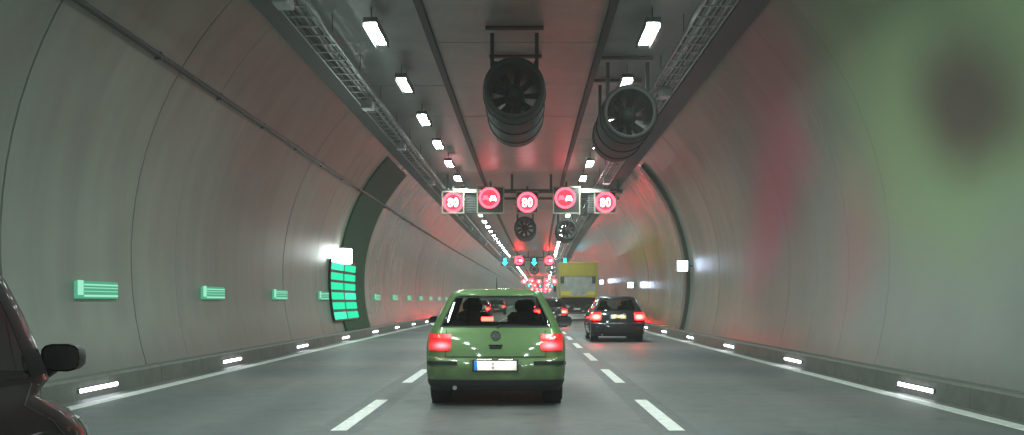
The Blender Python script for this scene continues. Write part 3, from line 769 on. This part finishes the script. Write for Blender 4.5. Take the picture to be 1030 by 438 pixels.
def gantry(s_, kinds, nth, detail=True):
    g = empty('sign_gantry'); put(g, s_+.32, 0, 0); tag(g, '%s steel sign gantry hanging across the tunnel ceiling' % nth, 'gantry', 'sign gantries under the ceiling')
    MB().rbox((.5, 0, 5.82), (7.4, .16, .16), .012).build('crossbeam', 'grey_steel', g)
    MB().rbox((.5, .3, 5.55), (7.2, .10, .10), .012).build('crossbeam', 'grey_steel', g)
    for x in (-3.0, -.35, 1.25, 4.0): MB().box((x, 0, 6.2), (.1, .1, .6)).build('drop_rod', 'grey_steel', g)
    for x0, x1 in ((-2.75, -1.6), (2.5, 3.65)):
        MB().rbox(((x0+x1)/2, -.24, 5.80), (x1-x0, .22, .15), .012).build('white_beam', 'white_steel', g)
        b_ = MB().rbox(((x0+x1)/2+.05, .02, 5.30), (.72, .3, .78), .012).build('cabinet', 'grey_steel', g)
        if detail:
            for k in range(7): MB().box(((x0+x1)/2+.05, -.145, 5.02+k*.10), (.62, .03, .05), rx=math.radians(25)).build('louvre', 'galvanised', b_)
    names = {'s': (spd, 'speed limit sign in a red ring', 'speed sign'), 'o': (ovt, 'no overtaking sign with red ring', 'traffic sign'), 'a': (arr, 'cyan down arrow lane signal', 'lane signal')}
    pos = ['leftmost', 'second from left', 'middle', 'second from right', 'rightmost']
    for k, c in enumerate(kinds):
        proto, desc, cat = names[c]
        o = inst(proto)
        if not detail or nth == 'second':          # red of farther signs boosted to redden the walls before them
            for ch in o.children:
                if 'led_red' in [m_.name for m_ in ch.data.materials]:
                    if ch.data.name not in SWAP: d_ = ch.data.copy(); d_.materials.clear(); d_.materials.append(MATS['led_red_far_boosted']); SWAP[ch.data.name] = d_
                    ch.data = SWAP[ch.data.name]
        put(o, s_, XS[k], 5.33 if c != 'o' else 5.42)
        tag(o, '%s, %s on the %s gantry' % (desc, pos[k], nth), cat, 'lit signs on the gantries')
gantry(40.6, 'sosos', 'nearest')
gantry(103, 'aoaoa', 'second')
gantry(205, 'sosos', 'third', False)
gantry(268, 'aoaoa', 'fourth', False)
gantry(345, 'sosos', 'fifth', False)
gantry(430, 'aoaoa', 'farthest', False)

# ------------------------------------------------------------------ hatchback cars (rear at y = 0, driving towards +y)
LOW = [ # z, half width, rear y, front y, corner radius rear, corner radius front
 (.20, .78, .10, 4.02, .16, .34), (.27, .825, .035, 4.10, .17, .36), (.35, .85, .012, 4.14, .18, .38), (.45, .862, .0, 4.15, .18, .40), (.575, .865, .004, 4.14, .18, .42),
 (.605, .866, .03, 4.12, .17, .42), (.62, .866, .062, 4.11, .16, .42), (.70, .868, .075, 4.04, .15, .42), (.80, .862, .095, 3.74, .15, .42), (.89, .838, .125, 3.30, .15, .38), (.95, .808, .16, 3.02, .15, .34)]
UP = [(.95, .808, .16, 3.02, .15, .34), (.975, .795, .175, 2.97, .15, .34), (1.06, .758, .215, 2.78, .145, .32), (1.15, .712, .26, 2.58, .14, .30), (1.26, .656, .315, 2.36, .135, .28), (1.355, .603, .37, 2.17, .13, .26),
      (1.40, .570, .375, 2.08, .13, .24), (1.428, .525, .42, 2.02, .13, .24), (1.448, .43, .52, 1.92, .13, .22), (1.458, .25, .75, 1.70, .10, .14)]
def lerp_lv(T, z):
    if z <= T[0][0]: return T[0]
    for a, b_ in zip(T, T[1:]):
        if z <= b_[0]+1e-9:
            t = (z-a[0])/max(1e-9, b_[0]-a[0]); return tuple(a[i]+(b_[i]-a[i])*t for i in range(6))
    return T[-1]
def P(lv, u, bow=.055):
    z, w_, yr, yf, rr, rf = lv
    def bo(x): return bow*(x/w_)**2
    if u <= 1: x = u*(w_-rr); return Vector((x, yr+bo(x), z))
    if u <= 2:
        th = (u-1)*PI/2; x = w_-rr+rr*math.sin(th); y = yr+bo(w_-rr)+rr*(1-math.cos(th)); return Vector((x, y, z))
    if u <= 3:
        y0 = yr+bo(w_-rr)+rr; y1 = yf-rf*1.2; t = u-2
        return Vector((w_+.012*math.sin(PI*t), y0+(y1-y0)*t, z))
    if u <= 4:
        th = (u-3)*PI/2; x = w_-rf+rf*math.cos(th); y = yf-rf*1.2+rf*math.sin(th); return Vector((x, y, z))
    t = u-4; x = (w_-rf)*(1-t); return Vector((x, yf-.2*rf+.2*rf*(1-(x/(w_-rf))**2 if w_ > rf else 1), z))
def u_of_x(lv, x):
    w_, rr = lv[1], lv[4]
    if x <= w_-rr: return x/(w_-rr)
    return 1+math.asin(min(1, (x-(w_-rr))/rr))/(PI/2)
def patch(mb, T, z0, z1, ua, ub, off, th=0.006, nz=4, nu=8, side=1, xs=None):
    """a plate that follows the car surface; ua,ub may be functions of z (given as lambdas on x when xs)"""
    def pt(z, u):
        lv = lerp_lv(T, z); return P(lv, u)
    rows = []
    for i in range(nz+1):
        z = z0+(z1-z0)*i/nz; lv = lerp_lv(T, z)
        a = u_of_x(lv, xs[0](z)) if xs else ua; b_ = u_of_x(lv, xs[1](z)) if xs else ub
        row = []
        for j in range(nu+1):
            u = a+(b_-a)*j/nu; e = .01
            p = pt(z, u)
            du = pt(z, min(5, u+e))-pt(z, max(0, u-e)); z_lo = max(T[0][0], z-.01); z_hi = min(T[-1][0], z+.01)
            dz = pt(z_hi, u)-pt(z_lo, u)
            n = du.cross(dz)
            n = n.normalized() if n.length > 1e-9 else Vector((0,-1,0))
            row.append((p+n*off, p+n*(off+th)))
        rows.append(row)
    W = nu+1; vs = []
    for lay in (1, 0):
        for row in rows:
            for q in row: vs.append((q[lay].x*side, q[lay].y, q[lay].z))
    K = (nz+1)*W; fs = []
    for i in range(nz):
        for j in range(nu): fs.append((i*W+j, i*W+j+1, (i+1)*W+j+1, (i+1)*W+j))
    for j in range(nu):
        fs.append((j, K+j, K+j+1, j+1)); a = nz*W+j; fs.append((a, a+1, K+a+1, K+a))
    for i in range(nz):
        a = i*W; fs.append((a, a+W, K+a+W, K+a)); a = i*W+nu; fs.append((a, K+a, K+a+W, a+W))
    if side < 0: fs = [tuple(reversed(f)) for f in fs]
    return mb.add(vs, fs)
UL = [i/6 for i in range(7)]+[1+i/6 for i in range(1, 7)]+[2+i/28 for i in range(1, 29)]+[3+i/6 for i in range(1, 7)]+[4+i/6 for i in range(1, 7)]
REAR_U = 1.20
UU = [0, .25, .5, .75, 1.0, 1.1, REAR_U, 1.35, 1.5, 1.75, 2.0, 2.05, 2.18, 2.3, 2.42, 2.50, 2.56, 2.66, 2.78, 2.9, 2.96, 3.0, 3.2, 3.4, 3.55, 3.8, 4.0, 4.25, 4.5, 4.75, 5.0]
AXLES = (.74, 3.25); WR = .308
def is_glass(u0, u1, z0, z1):
    if z0 < .97 or z1 > UP[5][0]+.005: return False
    if u1 <= REAR_U+1e-6: return True
    if u0 >= 2.05-1e-6 and u1 <= 2.50+1e-6: return True
    if u0 >= 2.56-1e-6 and u1 <= 2.96+1e-6: return True
    if u0 >= 3.55-1e-6: return True
    return False
UP_TALL = [(.95, .808, .16, 2.90, .15, .34), (.975, .802, .175, 2.88, .15, .32), (1.10, .785, .20, 2.80, .145, .30), (1.24, .765, .23, 2.70, .14, .28), (1.38, .742, .26, 2.58, .135, .26), (1.50, .715, .30, 2.46, .13, .25),
      (1.55, .69, .32, 2.38, .13, .24), (1.585, .65, .38, 2.30, .13, .24), (1.61, .55, .5, 2.15, .13, .22), (1.625, .30, .8, 1.9, .10, .14)]
LOW_SHORT = [(z, w_, yr, yf-.78*(1 if z < .7 else 1-(z-.7)*2.0), rr, rf+.06) for z, w_, yr, yf, rr, rf in LOW[:-1]]+[UP_TALL[0]]
UP_HATCH, LOW_HATCH = UP, LOW
def hatchback(label, pt_mat, tall=False, glass='glass', plate='plate_white', plate_z=(.435, .585), bright='brake_core', lens='lens_near', rear_detail=True, brake=True, lamp_x=(.545, .80), lamp_z=(.69, .885), high_brake=True):
    global UP, LOW
    UP, LOW = (UP_TALL, LOW_SHORT) if tall else (UP_HATCH, LOW_HATCH)
    GT = UP[5][0]; RT = UP[-1][0]; AX = (.74, 2.62) if tall else AXLES
    car = empty('car'); tag(car, label, 'car', 'cars in the tunnel')
    # lower shell with wheel arches and bonnet
    mb = MB()
    for side in (1, -1):
        vs = []; fs = []
        for li, lv in enumerate(LOW):
            for u in UL:
                p = P(lv, u)
                if abs(p.x) > .55 and lv[0] < .72:
                    for ya in AX:
                        d = abs(p.y-ya)
                        if d < .36: p.z = max(p.z, math.sqrt(.36**2-d*d)+.30-.02+li*.004) if math.sqrt(.36**2-d*d)+.28 > p.z else p.z
                vs.append((p.x*side, p.y, p.z))
        nU = len(UL)
        for i in range(len(LOW)-1):
            for j in range(nU-1):
                f = (i*nU+j, i*nU+j+1, (i+1)*nU+j+1, (i+1)*nU+j)
                fs.append(f if side > 0 else tuple(reversed(f)))
        mb.add(vs, fs)
    # bonnet plug between the lower shell top and the glasshouse is the shelf ring itself (same outline), so only the roof needs a cap
    for side in (1, -1):
        vs = []; fs = []; nU = len(UU)
        for lv in UP:
            for u in UU: p = P(lv, u); vs.append((p.x*side, p.y, p.z))
        for i in range(len(UP)-1):
            for j in range(nU-1):
                if is_glass(UU[j], UU[j+1], UP[i][0], UP[i+1][0]): continue
                f = (i*nU+j, i*nU+j+1, (i+1)*nU+j+1, (i+1)*nU+j)
                fs.append(f if side > 0 else tuple(reversed(f)))
        c = len(vs); vs.append((0, 1.2, RT+.003)); base = (len(UP)-1)*nU
        for j in range(nU-1):
            f = (base+j, base+j+1, c); fs.append(f if side > 0 else tuple(reversed(f)))
        mb.add(vs, fs)
    body = mb.build('body', pt_mat, car); 
    bm_w = body.modifiers.new('w', 'WELD'); bm_w.merge_threshold = .0008
    mod_smooth(body, 42)
    # glass
    Tg = UP
    def pane(name, ua, ub, both=True):
        for side in ((1, -1) if both else (1,)):
            m_ = MB(); patch(m_, Tg, .976, GT-.001, ua, ub, -.006, .004, 5, 8, side)
            if not both: patch(m_, Tg, .976, GT-.001, ua, ub, -.006, .004, 5, 8, -1)
            o = m_.build(name, glass, car); mod_smooth(o, 30)
    pane('rear_window', 0, REAR_U+.02, False); pane('side_window', 2.04, 2.51); pane('side_window', 2.55, 2.97); pane('windscreen', 3.54, 5, False)
    # rear window black band
    m_ = MB()
    for side in (1, -1):
        patch(m_, Tg, GT-.017, GT+.002, 0, REAR_U, .0015, .003, 1, 8, side); patch(m_, Tg, .972, .990, 0, REAR_U, .0015, .003, 1, 8, side)
        patch(m_, Tg, .985, GT-.013, REAR_U-.07, REAR_U+.012, .0015, .003, 5, 2, side)
    m_.build('window_seal', 'trim_black', car)
    # bumper
    m_ = MB()
    for side in (1, -1): patch(m_, LOW, .205, .335, 0, 2.02, .003, .008, 5, 16, side)
    o = m_.build('lower_bumper', 'trim_black', car); mod_smooth(o, 35)
    if rear_detail:
        for side in (1, -1):
            m_ = MB(); patch(m_, LOW, .518, .563, 0, 0, .002, .012, 2, 10, side, xs=(lambda z: .47, lambda z: .838)); o = m_.build('bumper_strip', 'trim_black', car); mod_smooth(o, 35)
        m_ = MB()   # gap under the tailgate and up its sides
        for side in (1, -1):
            patch(m_, LOW, .606, .616, 0, 0, .002, .002, 1, 8, side, xs=(lambda z: 0.0, lambda z: .62))
            patch(m_, LOW, .616, .94, 0, 0, .0015, .002, 5, 1, side, xs=(lambda z: .615-.02*(z-.61), lambda z: .624-.02*(z-.61)))
        m_.build('tailgate_gap', 'trim_black', car)
    # tail lamps
    for side in (1, -1):
        t_ = MB(); z0, z1 = lamp_z
        patch(t_, LOW, z0, z1, 0, 0, .003, .022, 6, 8, side, xs=(lambda z: lamp_x[0]+.02*(z1-z)/.24, lambda z: min(lamp_x[1]+.012, lerp_lv(LOW, z)[1]-.006)))
        tl = t_.build('tail_light', lens if brake else 'tail_lens', car); mod_smooth(tl, 40)
        c_ = MB(); patch(c_, LOW, z0+(z1-z0)*.74, z0+(z1-z0)*.95, 0, 0, .0265, .003, 2, 6, side, xs=(lambda z: lamp_x[0]+.03, lambda z: lamp_x[1]-.04)); c_.build('upper_lens', 'tail_lens_clear', tl)
    # number plate
    z0, z1 = plate_z; zm = (z0+z1)/2
    y_ = P(lerp_lv(LOW, zm), 0).y
    if rear_detail and z1 < .6:
        for side in (1, -1):
            m_ = MB(); patch(m_, LOW, z0-.01, z1-.005, 0, 0, .001, .004, 3, 8, side, xs=(lambda z: 0.0, lambda z: .315)); m_.build('plate_recess', 'trim_black' if False else pt_mat, car)
    pl = MB().rbox((0,0,0), (.52, .012, .115), .003).build('number_plate', plate, car); pl.location = (0, y_-.012, zm)
    MB().box((-.24, -.0075, 0), (.04, .004, .108)).build('blue_band', 'plate_blue', pl)
    if rear_detail:
        for zz_ in (.022, -.022): disc2d(MB(), -.03, zz_, .018, .018, -.0075, 12).build('plate_seal', 'plate_print', pl)
    pf = MB(); pf.box((0, .004, .066), (.56, .012, .014)); pf.box((0, .004, -.066), (.56, .012, .014)); pf.box((-.273, .004, 0), (.014, .012, .118)); pf.box((.273, .004, 0), (.014, .012, .118)); pf.build('plate_frame', 'trim_black', pl)
    if rear_detail:
        for xx in (-.13, .13):
            MB().rbox((xx, -.075, .088), (.20, .03, .010), .002).build('plate_lamp_holder', pt_mat, pl)
            MB().add([(xx-.09, -.088, .0825), (xx+.09, -.088, .0825), (xx+.09, -.062, .0825), (xx-.09, -.062, .0825)], [(0,3,2,1)]).build('plate_lamp', 'plate_lamp', pl)
    # emblem: ring with a V over a W
    em = empty('emblem'); em.parent = car; zz = .872; em.location = (0, P(lerp_lv(LOW, zz), 0).y-.004, zz); em.rotation_euler = (math.radians(-20), 0, 0)
    ring2d(MB(), 0, 0, .062, .062, .010, .010, -.012, .006, 28).build('emblem_ring', 'chrome', em)
    disc2d(MB(), 0, 0, .056, .056, -.003).build('emblem_field', 'grey_steel', em)
    def stroke(mb, a, b_, t=.009):
        a = Vector((a[0], 0, a[1])); b_ = Vector((b_[0], 0, b_[1])); d = b_-a; n = Vector((-d.z, 0, d.x)).normalized()*t/2
        return mb.prism_y([((a+n).x, (a+n).z), ((a-n).x, (a-n).z), ((b_-n).x, (b_-n).z), ((b_+n).x, (b_+n).z)], -.009, -.002)
    v_ = MB(); stroke(v_, (-.026, .046), (0, .006)); stroke(v_, (.026, .046), (0, .006)); v_.build('letter_v', 'chrome', em)
    v_ = MB(); stroke(v_, (-.046, .026), (-.02, -.046)); stroke(v_, (-.02, -.046), (0, -.004)); stroke(v_, (0, -.004), (.02, -.046)); stroke(v_, (.02, -.046), (.046, .026)); v_.build('letter_w', 'chrome', em)
    if rear_detail:
        h_ = MB().rbox((0, P(lerp_lv(LOW, .735), 0).y-.012, .735), (.15, .028, .035), .006).build('tailgate_handle', 'trim_black', car)
        MB().rbox((0, P(lerp_lv(LOW, .755), 0).y-.012, .757), (.17, .03, .010), .003).build('handle_lip', pt_mat, car)
        wv = MB(); wv.tube([(.02, .160, .97), (.05, .175, 1.0), (.40, .20, 1.0)], [.012, .009, .005], 6); wv.build('rear_wiper', 'trim_black', car)
        MB().tube([(0, .62, 1.42), (0, .50, 1.60)], [.006, .003], 6).build('aerial', 'trim_black', car)
    # roof spoiler lip
    m_ = MB()
    for side in (1, -1): patch(m_, UP, GT+.01, UP[7][0]-.002, 0, 1.05, .004, .018, 3, 10, side)
    o = m_.build('roof_spoiler', pt_mat, car); mod_smooth(o, 40)
    if high_brake:
        MB().rbox((-.11, .30, 1.075), (.15, .03, .05), .006).build('high_brake_light', bright, car)
    # underside, exhaust
    ub = MB(); ub.box((0, 2.05, .24), (1.3, 3.7, .12)); ub.box((0, .75, .30), (1.5, .12, .10)); ub.build('underbody', 'underbody', car)
    ub = MB(); ub.rbox((-.32, .42, .27), (.36, .5, .15), .04); ub.tube([(-.50, .05, .235), (-.50, .5, .25)], .028, 10); ub.build('exhaust', 'galvanised', car)
    MB().rbox((.42, .30, .24), (.30, .35, .06), .02).build('heat_shield', 'galvanised', car)
    # wheels
    wm = MB(); wm.lathe_x([(WR-.09, -.095), (WR-.03, -.098), (WR-.006, -.080), (WR, -.05), (WR, .05), (WR-.006, .080), (WR-.03, .098), (WR-.09, .095)], n=32); wme = wm.mesh('tyre', 'rubber', True)
    rm = MB(); rm.lathe_x([(WR-.09, -.09), (WR-.10, -.07), (.17, -.05), (.06, -.06), (.001, -.055)], n=24); rm.lathe_x([(WR-.09, .09), (WR-.10, .07), (.17, .05), (.06, .06), (.001, .055)], n=24); rme = rm.mesh('rim', 'rim', True)
    for ya in AX:
        for sx in (-1, 1):
            wh = empty('wheel', (sx*.742, ya, WR)); wh.parent = car
            for nm_, me_ in (('tyre', wme), ('rim', rme)):
                o = bpy.data.objects.new(nm_, me_); COL.objects.link(o); o.parent = wh
    for ya in AX:
        for sx in (-1, 1): wl = MB(); wl.lathe_x([(.36, 0), (.36, .22*sx)], c=(sx*.60, ya, .30), n=24); wl.lathe_x([(.36, 0), (.001, 0)], c=(sx*.60, ya, .30), n=24); wl.build('wheel_well', 'underbody', car)
    # mirrors
    mk, mz, mxo = (.84, 1.045, .83) if tall else (1.0, 1.0, .955)
    for sx in (-1, 1):
        mm = MB(); n1, n2 = 10, 14; vs = []; fs = []
        for i in range(n1+1):
            t = i/n1; ysz = math.sqrt(max(0.0, 1-(t)**2.2))
            for k in range(n2):
                th = 2*PI*k/n2; cx_, cz_ = math.cos(th), math.sin(th)
                ex_ = abs(cx_)**.6*math.copysign(1, cx_); ez_ = abs(cz_)**.6*math.copysign(1, cz_)
                vs.append((sx*mxo+.105*mk*ex_*(.35+.65*ysz), 2.62+.15*t, mz+.075*mk*ez_*(.35+.65*ysz)))
        for i in range(n1):
            for k in range(n2): fs.append((i*n2+k, i*n2+(k+1) % n2, (i+1)*n2+(k+1) % n2, (i+1)*n2+k))
        fs.append(tuple(n1*n2+k for k in range(n2)))
        mm.add(vs, fs); mo = mm.build('wing_mirror', 'trim_black', car); mod_smooth(mo, 50)
        gm = MB(); gm.add([(sx*mxo+.096*mk*abs(math.cos(2*PI*k/16))**.6*math.copysign(1, math.cos(2*PI*k/16)), 2.628, mz+.066*mk*abs(math.sin(2*PI*k/16))**.6*math.copysign(1, math.sin(2*PI*k/16))) for k in range(16)], [tuple(range(16))])
        go = gm.build('mirror_glass', 'mirror_glass', mo)

        MB().tube([(sx*.66, 2.66, .94), (sx*(mxo-.12), 2.70, mz-.08), (sx*(mxo-.04), 2.72, mz-.02)], .032, 8).build('mirror_arm', 'trim_black', mo)
    # front lamps and grille (seen only from elsewhere)
    for side in (1, -1):
        m_ = MB(); patch(m_, LOW, .60, .74, 3.35, 4.2, .003, .012, 3, 8, side); m_.build('headlight', 'plate_white', car)
        m_ = MB(); patch(m_, LOW, .50, .535, 2.05, 2.97, .002, .012, 2, 20, side); m_.build('side_strip', 'trim_black', car)
        m_ = MB(); patch(m_, LOW, .45, .95, 2.515, 2.520, .0015, .001, 6, 1, side); m_.build('door_gap', 'trim_black', car); m_ = MB(); patch(m_, LOW, .45, .95, 2.955, 2.960, .0015, .001, 6, 1, side); m_.build('door_gap', 'trim_black', car)
        m_ = MB(); patch(m_, LOW, .79, .815, 2.53, 2.58, .004, .02, 2, 4, side); m_.build('door_handle', pt_mat, car)
    m_ = MB()
    for side in (1, -1): patch(m_, LOW, .58, .68, 4.25, 5, .003, .006, 3, 6, side)
    m_.build('grille', 'trim_black', car)
    # cabin
    it = MB(); it.box((0, 1.6, .36), (1.40, 2.7, .04)); it.box((0, 2.55 if tall else 2.72, .78), (1.15 if tall else 1.36, .40, .30)); it.box((0, .42, .90), (1.36, .38, .03))
    it.build('cabin_floor', 'interior', car)
    st = MB(); st.rbox((0, .78, .72), (1.24, .16, .62), .05); st.rbox((0, 1.05, .50), (1.24, .55, .16), .04)
    for xx in (-.36, .36): st.rbox((xx, .76, 1.10), (.26, .10, .15), .04)
    st.build('rear_seat', 'seat_cloth', car)
    for xx in (-.36, .36):
        st = MB(); st.rbox((xx, 1.62, .80), (.48, .16, .70), .06); st.rbox((xx, 1.92, .50), (.48, .55, .16), .04); st.rbox((xx, 1.60, 1.23), (.27, .10, .17), .045); st.build('front_seat', 'seat_cloth', car)
    sw = MB(); sw.lathe_y([(.17, 0), (.19, -.012), (.19, .012), (.17, 0)], c=(0,0,0), n=24); o = sw.build('steering_wheel', 'trim_black', car); o.location = (-.36, 2.38, .88); o.rotation_euler = (math.radians(-22), 0, 0)
    return car

green = hatchback('light green hatchback seen from behind in the middle lane', 'paint_green')
put(green, 12.15, -.12, 0)
navy = hatchback('dark blue hatchback with lit tail lights in the right lane', 'paint_navy', glass='glass', plate='plate_yellow', plate_z=(.735, .85), bright='brake_far', lens='lens_far', lamp_z=(.70, .93), lamp_x=(.52, .84), high_brake=False)
put(navy, 31.4, 3.17, 0)
mar = hatchback('dark maroon car cut off by the left edge, overtaking', 'paint_maroon', tall=True, glass='glass_dark', high_brake=False, rear_detail=False)
put(mar, 1.85, -2.70, 0)
blk = hatchback('black car half hidden between the green hatchback and the truck', 'paint_black', glass='glass_dark', bright='brake_far', lens='lens_mid', rear_detail=False, high_brake=False)
put(blk, 50.0, 1.42, 0)
far1 = copy_tree(blk); put(far1, 84.0, -.1, 0); tag(far1, 'far car ahead in the middle lane hidden by the green hatchback', 'car')
far4 = copy_tree(blk); put(far4, 70.0, -3.4, 0); tag(far4, 'added nearer car in the left lane, seen only through the hatchback windows', 'car')  # added so its brake lamps redden the walls
far2 = copy_tree(blk); put(far2, 96.0, -3.3, 0); tag(far2, 'added far car in the left lane hidden by the green hatchback', 'car')  # unseen car, kept for the red light it throws
far3 = copy_tree(blk); put(far3, 128.0, .9, 0); tag(far3, 'farthest car ahead in the middle lane, tiny red lights', 'car')

# driver of the green car
def person(label, loc):
    pts = {'pel': (0, 0, 0), 'wai': (0, -.06, .18), 'che': (0, -.10, .38), 'nek': (0, -.08, .54), 'hd0': (0, -.06, .62), 'hd1': (0, -.05, .72), 'hd2': (0, -.05, .79),
           'sl': (-.18, -.09, .47), 'el': (-.25, .10, .26), 'wl': (-.14, .34, .34), 'hl': (-.12, .42, .37), 'sr': (.18, -.09, .47), 'er': (.25, .10, .26), 'wr': (.14, .34, .34), 'hr': (.12, .42, .37),
           'tl': (-.10, .02, 0), 'kl': (-.15, .42, .10), 'al': (-.14, .66, -.22), 'fl': (-.14, .82, -.24), 'tr': (.10, .02, 0), 'kr': (.15, .42, .10), 'ar': (.14, .66, -.22), 'fr': (.14, .82, -.24)}
    rad = {'pel': .15, 'wai': .14, 'che': .155, 'nek': .055, 'hd0': .07, 'hd1': .095, 'hd2': .075, 'sl': .065, 'el': .045, 'wl': .03, 'hl': .035, 'sr': .065, 'er': .045, 'wr': .03, 'hr': .035,
           'tl': .09, 'kl': .065, 'al': .045, 'fl': .04, 'tr': .09, 'kr': .065, 'ar': .045, 'fr': .04}
    ed = [('pel','wai'),('wai','che'),('che','nek'),('nek','hd0'),('hd0','hd1'),('hd1','hd2'),('che','sl'),('sl','el'),('el','wl'),('wl','hl'),('che','sr'),('sr','er'),('er','wr'),('wr','hr'),
          ('pel','tl'),('tl','kl'),('kl','al'),('al','fl'),('pel','tr'),('tr','kr'),('kr','ar'),('ar','fr')]
    K = list(pts); me = bpy.data.meshes.new('person'); me.from_pydata([pts[k] for k in K], [(K.index(a), K.index(b_)) for a, b_ in ed], []); me.update()
    o = bpy.data.objects.new('person', me); COL.objects.link(o); o.location = loc
    sk = o.modifiers.new('skin', 'SKIN'); 
    if not me.skin_vertices: 
        bpy.context.view_layer.objects.active = o
    for i, k in enumerate(K):
        me.skin_vertices[0].data[i].radius = (rad[k], rad[k]); me.skin_vertices[0].data[i].use_root = (k == 'pel')
    sub = o.modifiers.new('sub', 'SUBSURF'); sub.levels = 2; sub.render_levels = 2
    me.materials.append(MATS['dark_cloth'])
    hr_ = MB().ellipsoid((0, -.06, .735), (.092, .108, .112)).build('hair', 'hair', o, True)
    fc = MB().ellipsoid((0, .015, .70), (.075, .06, .105)); fc.ellipsoid((0, .075, .69), (.014, .02, .025), 8, 6); fc.build('face', 'skin', o, True)
    return tag(o, label, 'person')
person('driver in dark clothes at the wheel of the green hatchback', (-.12-.36+X(14.1), 12.15+1.90, .56))

# ------------------------------------------------------------------ box truck
def truck(label):
    t = empty('box_truck'); tag(t, label, 'truck')
    W, Lb, z0, z1 = 2.52, 6.4, 1.55, 3.80
    b_ = MB(); x = W/2
    b_.box((-x+.03, Lb/2+.1, (z0+z1)/2), (.06, Lb, z1-z0)); b_.box((x-.03, Lb/2+.1, (z0+z1)/2), (.06, Lb, z1-z0)); b_.box((0, Lb/2+.1, z1-.03), (W-.12, Lb, .06)); b_.box((0, Lb/2+.1, z0+.04), (W-.12, Lb, .08)); b_.box((0, Lb+.07, (z0+z1)/2), (W-.12, .06, z1-z0-.16))
    b_.build('cargo_box', 'truck_side', t)
    f = MB(); f.rbox((-x+.05, .06, (z0+z1)/2), (.10, .12, z1-z0+.01), .012); f.rbox((x-.05, .06, (z0+z1)/2), (.10, .12, z1-z0+.01), .012); f.rbox((0, .06, z1-.04), (W-.2, .12, .09), .012); f.rbox((0, .06, z0+.04), (W-.2, .14, .10), .012)
    f.build('rear_frame', 'truck_yellow', t)
    MB().rbox((0, .045, z1-.48), (W-.2, .06, .80), .012).build('header_panel', 'truck_yellow', t)
    n = 9; h = (z1-.88-(z0+.09))/n
    for k in range(n): MB().rbox((0, .08, z0+.09+h*(k+.5)), (W-.2, .04, h-.008), .008).build('door_slat', 'truck_grey', t)
    for xx, wd in ((-.80, .62), (.86, .50)): MB().rbox((xx, .050, z0+.26), (wd, .012, .26), .004).build('reflective_plate', 'reflective_yellow', t)
    for xx in (-x+.24, x-.24): MB().rbox((xx, .05, 2.66), (.24, .05, .44), .01).build('hinge_plate', 'grey_steel', t)
    c = MB(); c.box((-.42, 3.9, 1.0), (.10, 7.6, .26)); c.box((.42, 3.9, 1.0), (.10, 7.6, .26)); c.box((0, .5, 1.30), (2.2, .12, .44)); c.box((0, 3.2, 1.40), (2.3, 5.6, .14)); c.box((0, 1.75, .55), (1.7, .16, .16)); c.build('chassis', 'underbody', t)
    MB().rbox((0, .18, .52), (2.3, .10, .12), .015).build('underrun_bar', 'grey_steel', t)
    for sx in (-1, 1): MB().box((sx*.62, .25, .72), (.07, .08, .46)).build('bar_bracket', 'grey_steel', t)
    pl = MB().rbox((-.02, .115, .78), (.52, .015, .12), .004).build('number_plate', 'plate_white', t)
    MB().box((0, .15, .78), (1.2, .05, .26)).build('plate_carrier', 'underbody', t)
    for sx in (-1, 1):
        tl = MB().rbox((sx*1.0, .12, .88), (.34, .06, .16), .012).build('tail_light', 'tail_lens', t)
        MB().rbox((sx*1.03, .085, .88), (.20, .02, .11), .006).build('lit_bulb', 'brake_far', tl)
        MB().box((sx*.95, 1.05, .55), (.56, .02, .55)).build('mud_flap', 'rubber', t)
        for y in (1.75, 6.9):
            wh = MB(); wd = .26 if y < 3 else .14
            wh.lathe_x([(.30, -wd), (.44, -wd), (.48, -wd+.03), (.48, wd-.03), (.44, wd), (.30, wd), (.28, wd-.08), (.001, wd-.1)], c=(sx*.97, y, .48), n=28)
            wh.lathe_x([(.30, -wd), (.28, -wd+.08), (.001, -wd+.1)], c=(sx*.97, y, .48), n=28)
            wh.build('wheel', 'rubber', t)
    cb_ = MB(); cb_.prism_y([(-1.2, .55), (1.2, .55), (1.2, 2.55), (1.1, 2.9), (-1.1, 2.9), (-1.2, 2.55)], 6.65, 8.3); cb_.build('cab', 'truck_yellow', t)
    MB().rbox((0, 8.31, 2.1), (2.1, .03, .8), .01).build('windscreen', 'glass_dark', t)
    for sx in (-1, 1): MB().rbox((sx*1.36, 8.2, 2.2), (.18, .12, .42), .03).build('wing_mirror', 'trim_black', t)
    return t
tr = truck('box truck with yellow header and grey roller door in right lane')
put(tr, 64.5, 3.42, 0)

# ------------------------------------------------------------------ exhaust haze in the tunnel air
m = bpy.data.materials.new('exhaust_haze'); m.use_nodes = True
nt = m.node_tree; nt.nodes.clear()
pv = nt.nodes.new('ShaderNodeVolumePrincipled'); out = nt.nodes.new('ShaderNodeOutputMaterial')
pv.inputs['Color'].default_value = (0.86, 0.87, 0.84, 1); pv.inputs['Density'].default_value = 0.0022; pv.inputs['Anisotropy'].default_value = 0.3
nt.links.new(pv.outputs['Volume'], out.inputs['Volume']); MATS['exhaust_haze'] = m
hz = MB().box((6, (S0+S1)/2, 3.2), (60, S1-S0+4, 9.4)).build('haze', 'exhaust_haze'); tag(hz, kind='stuff')
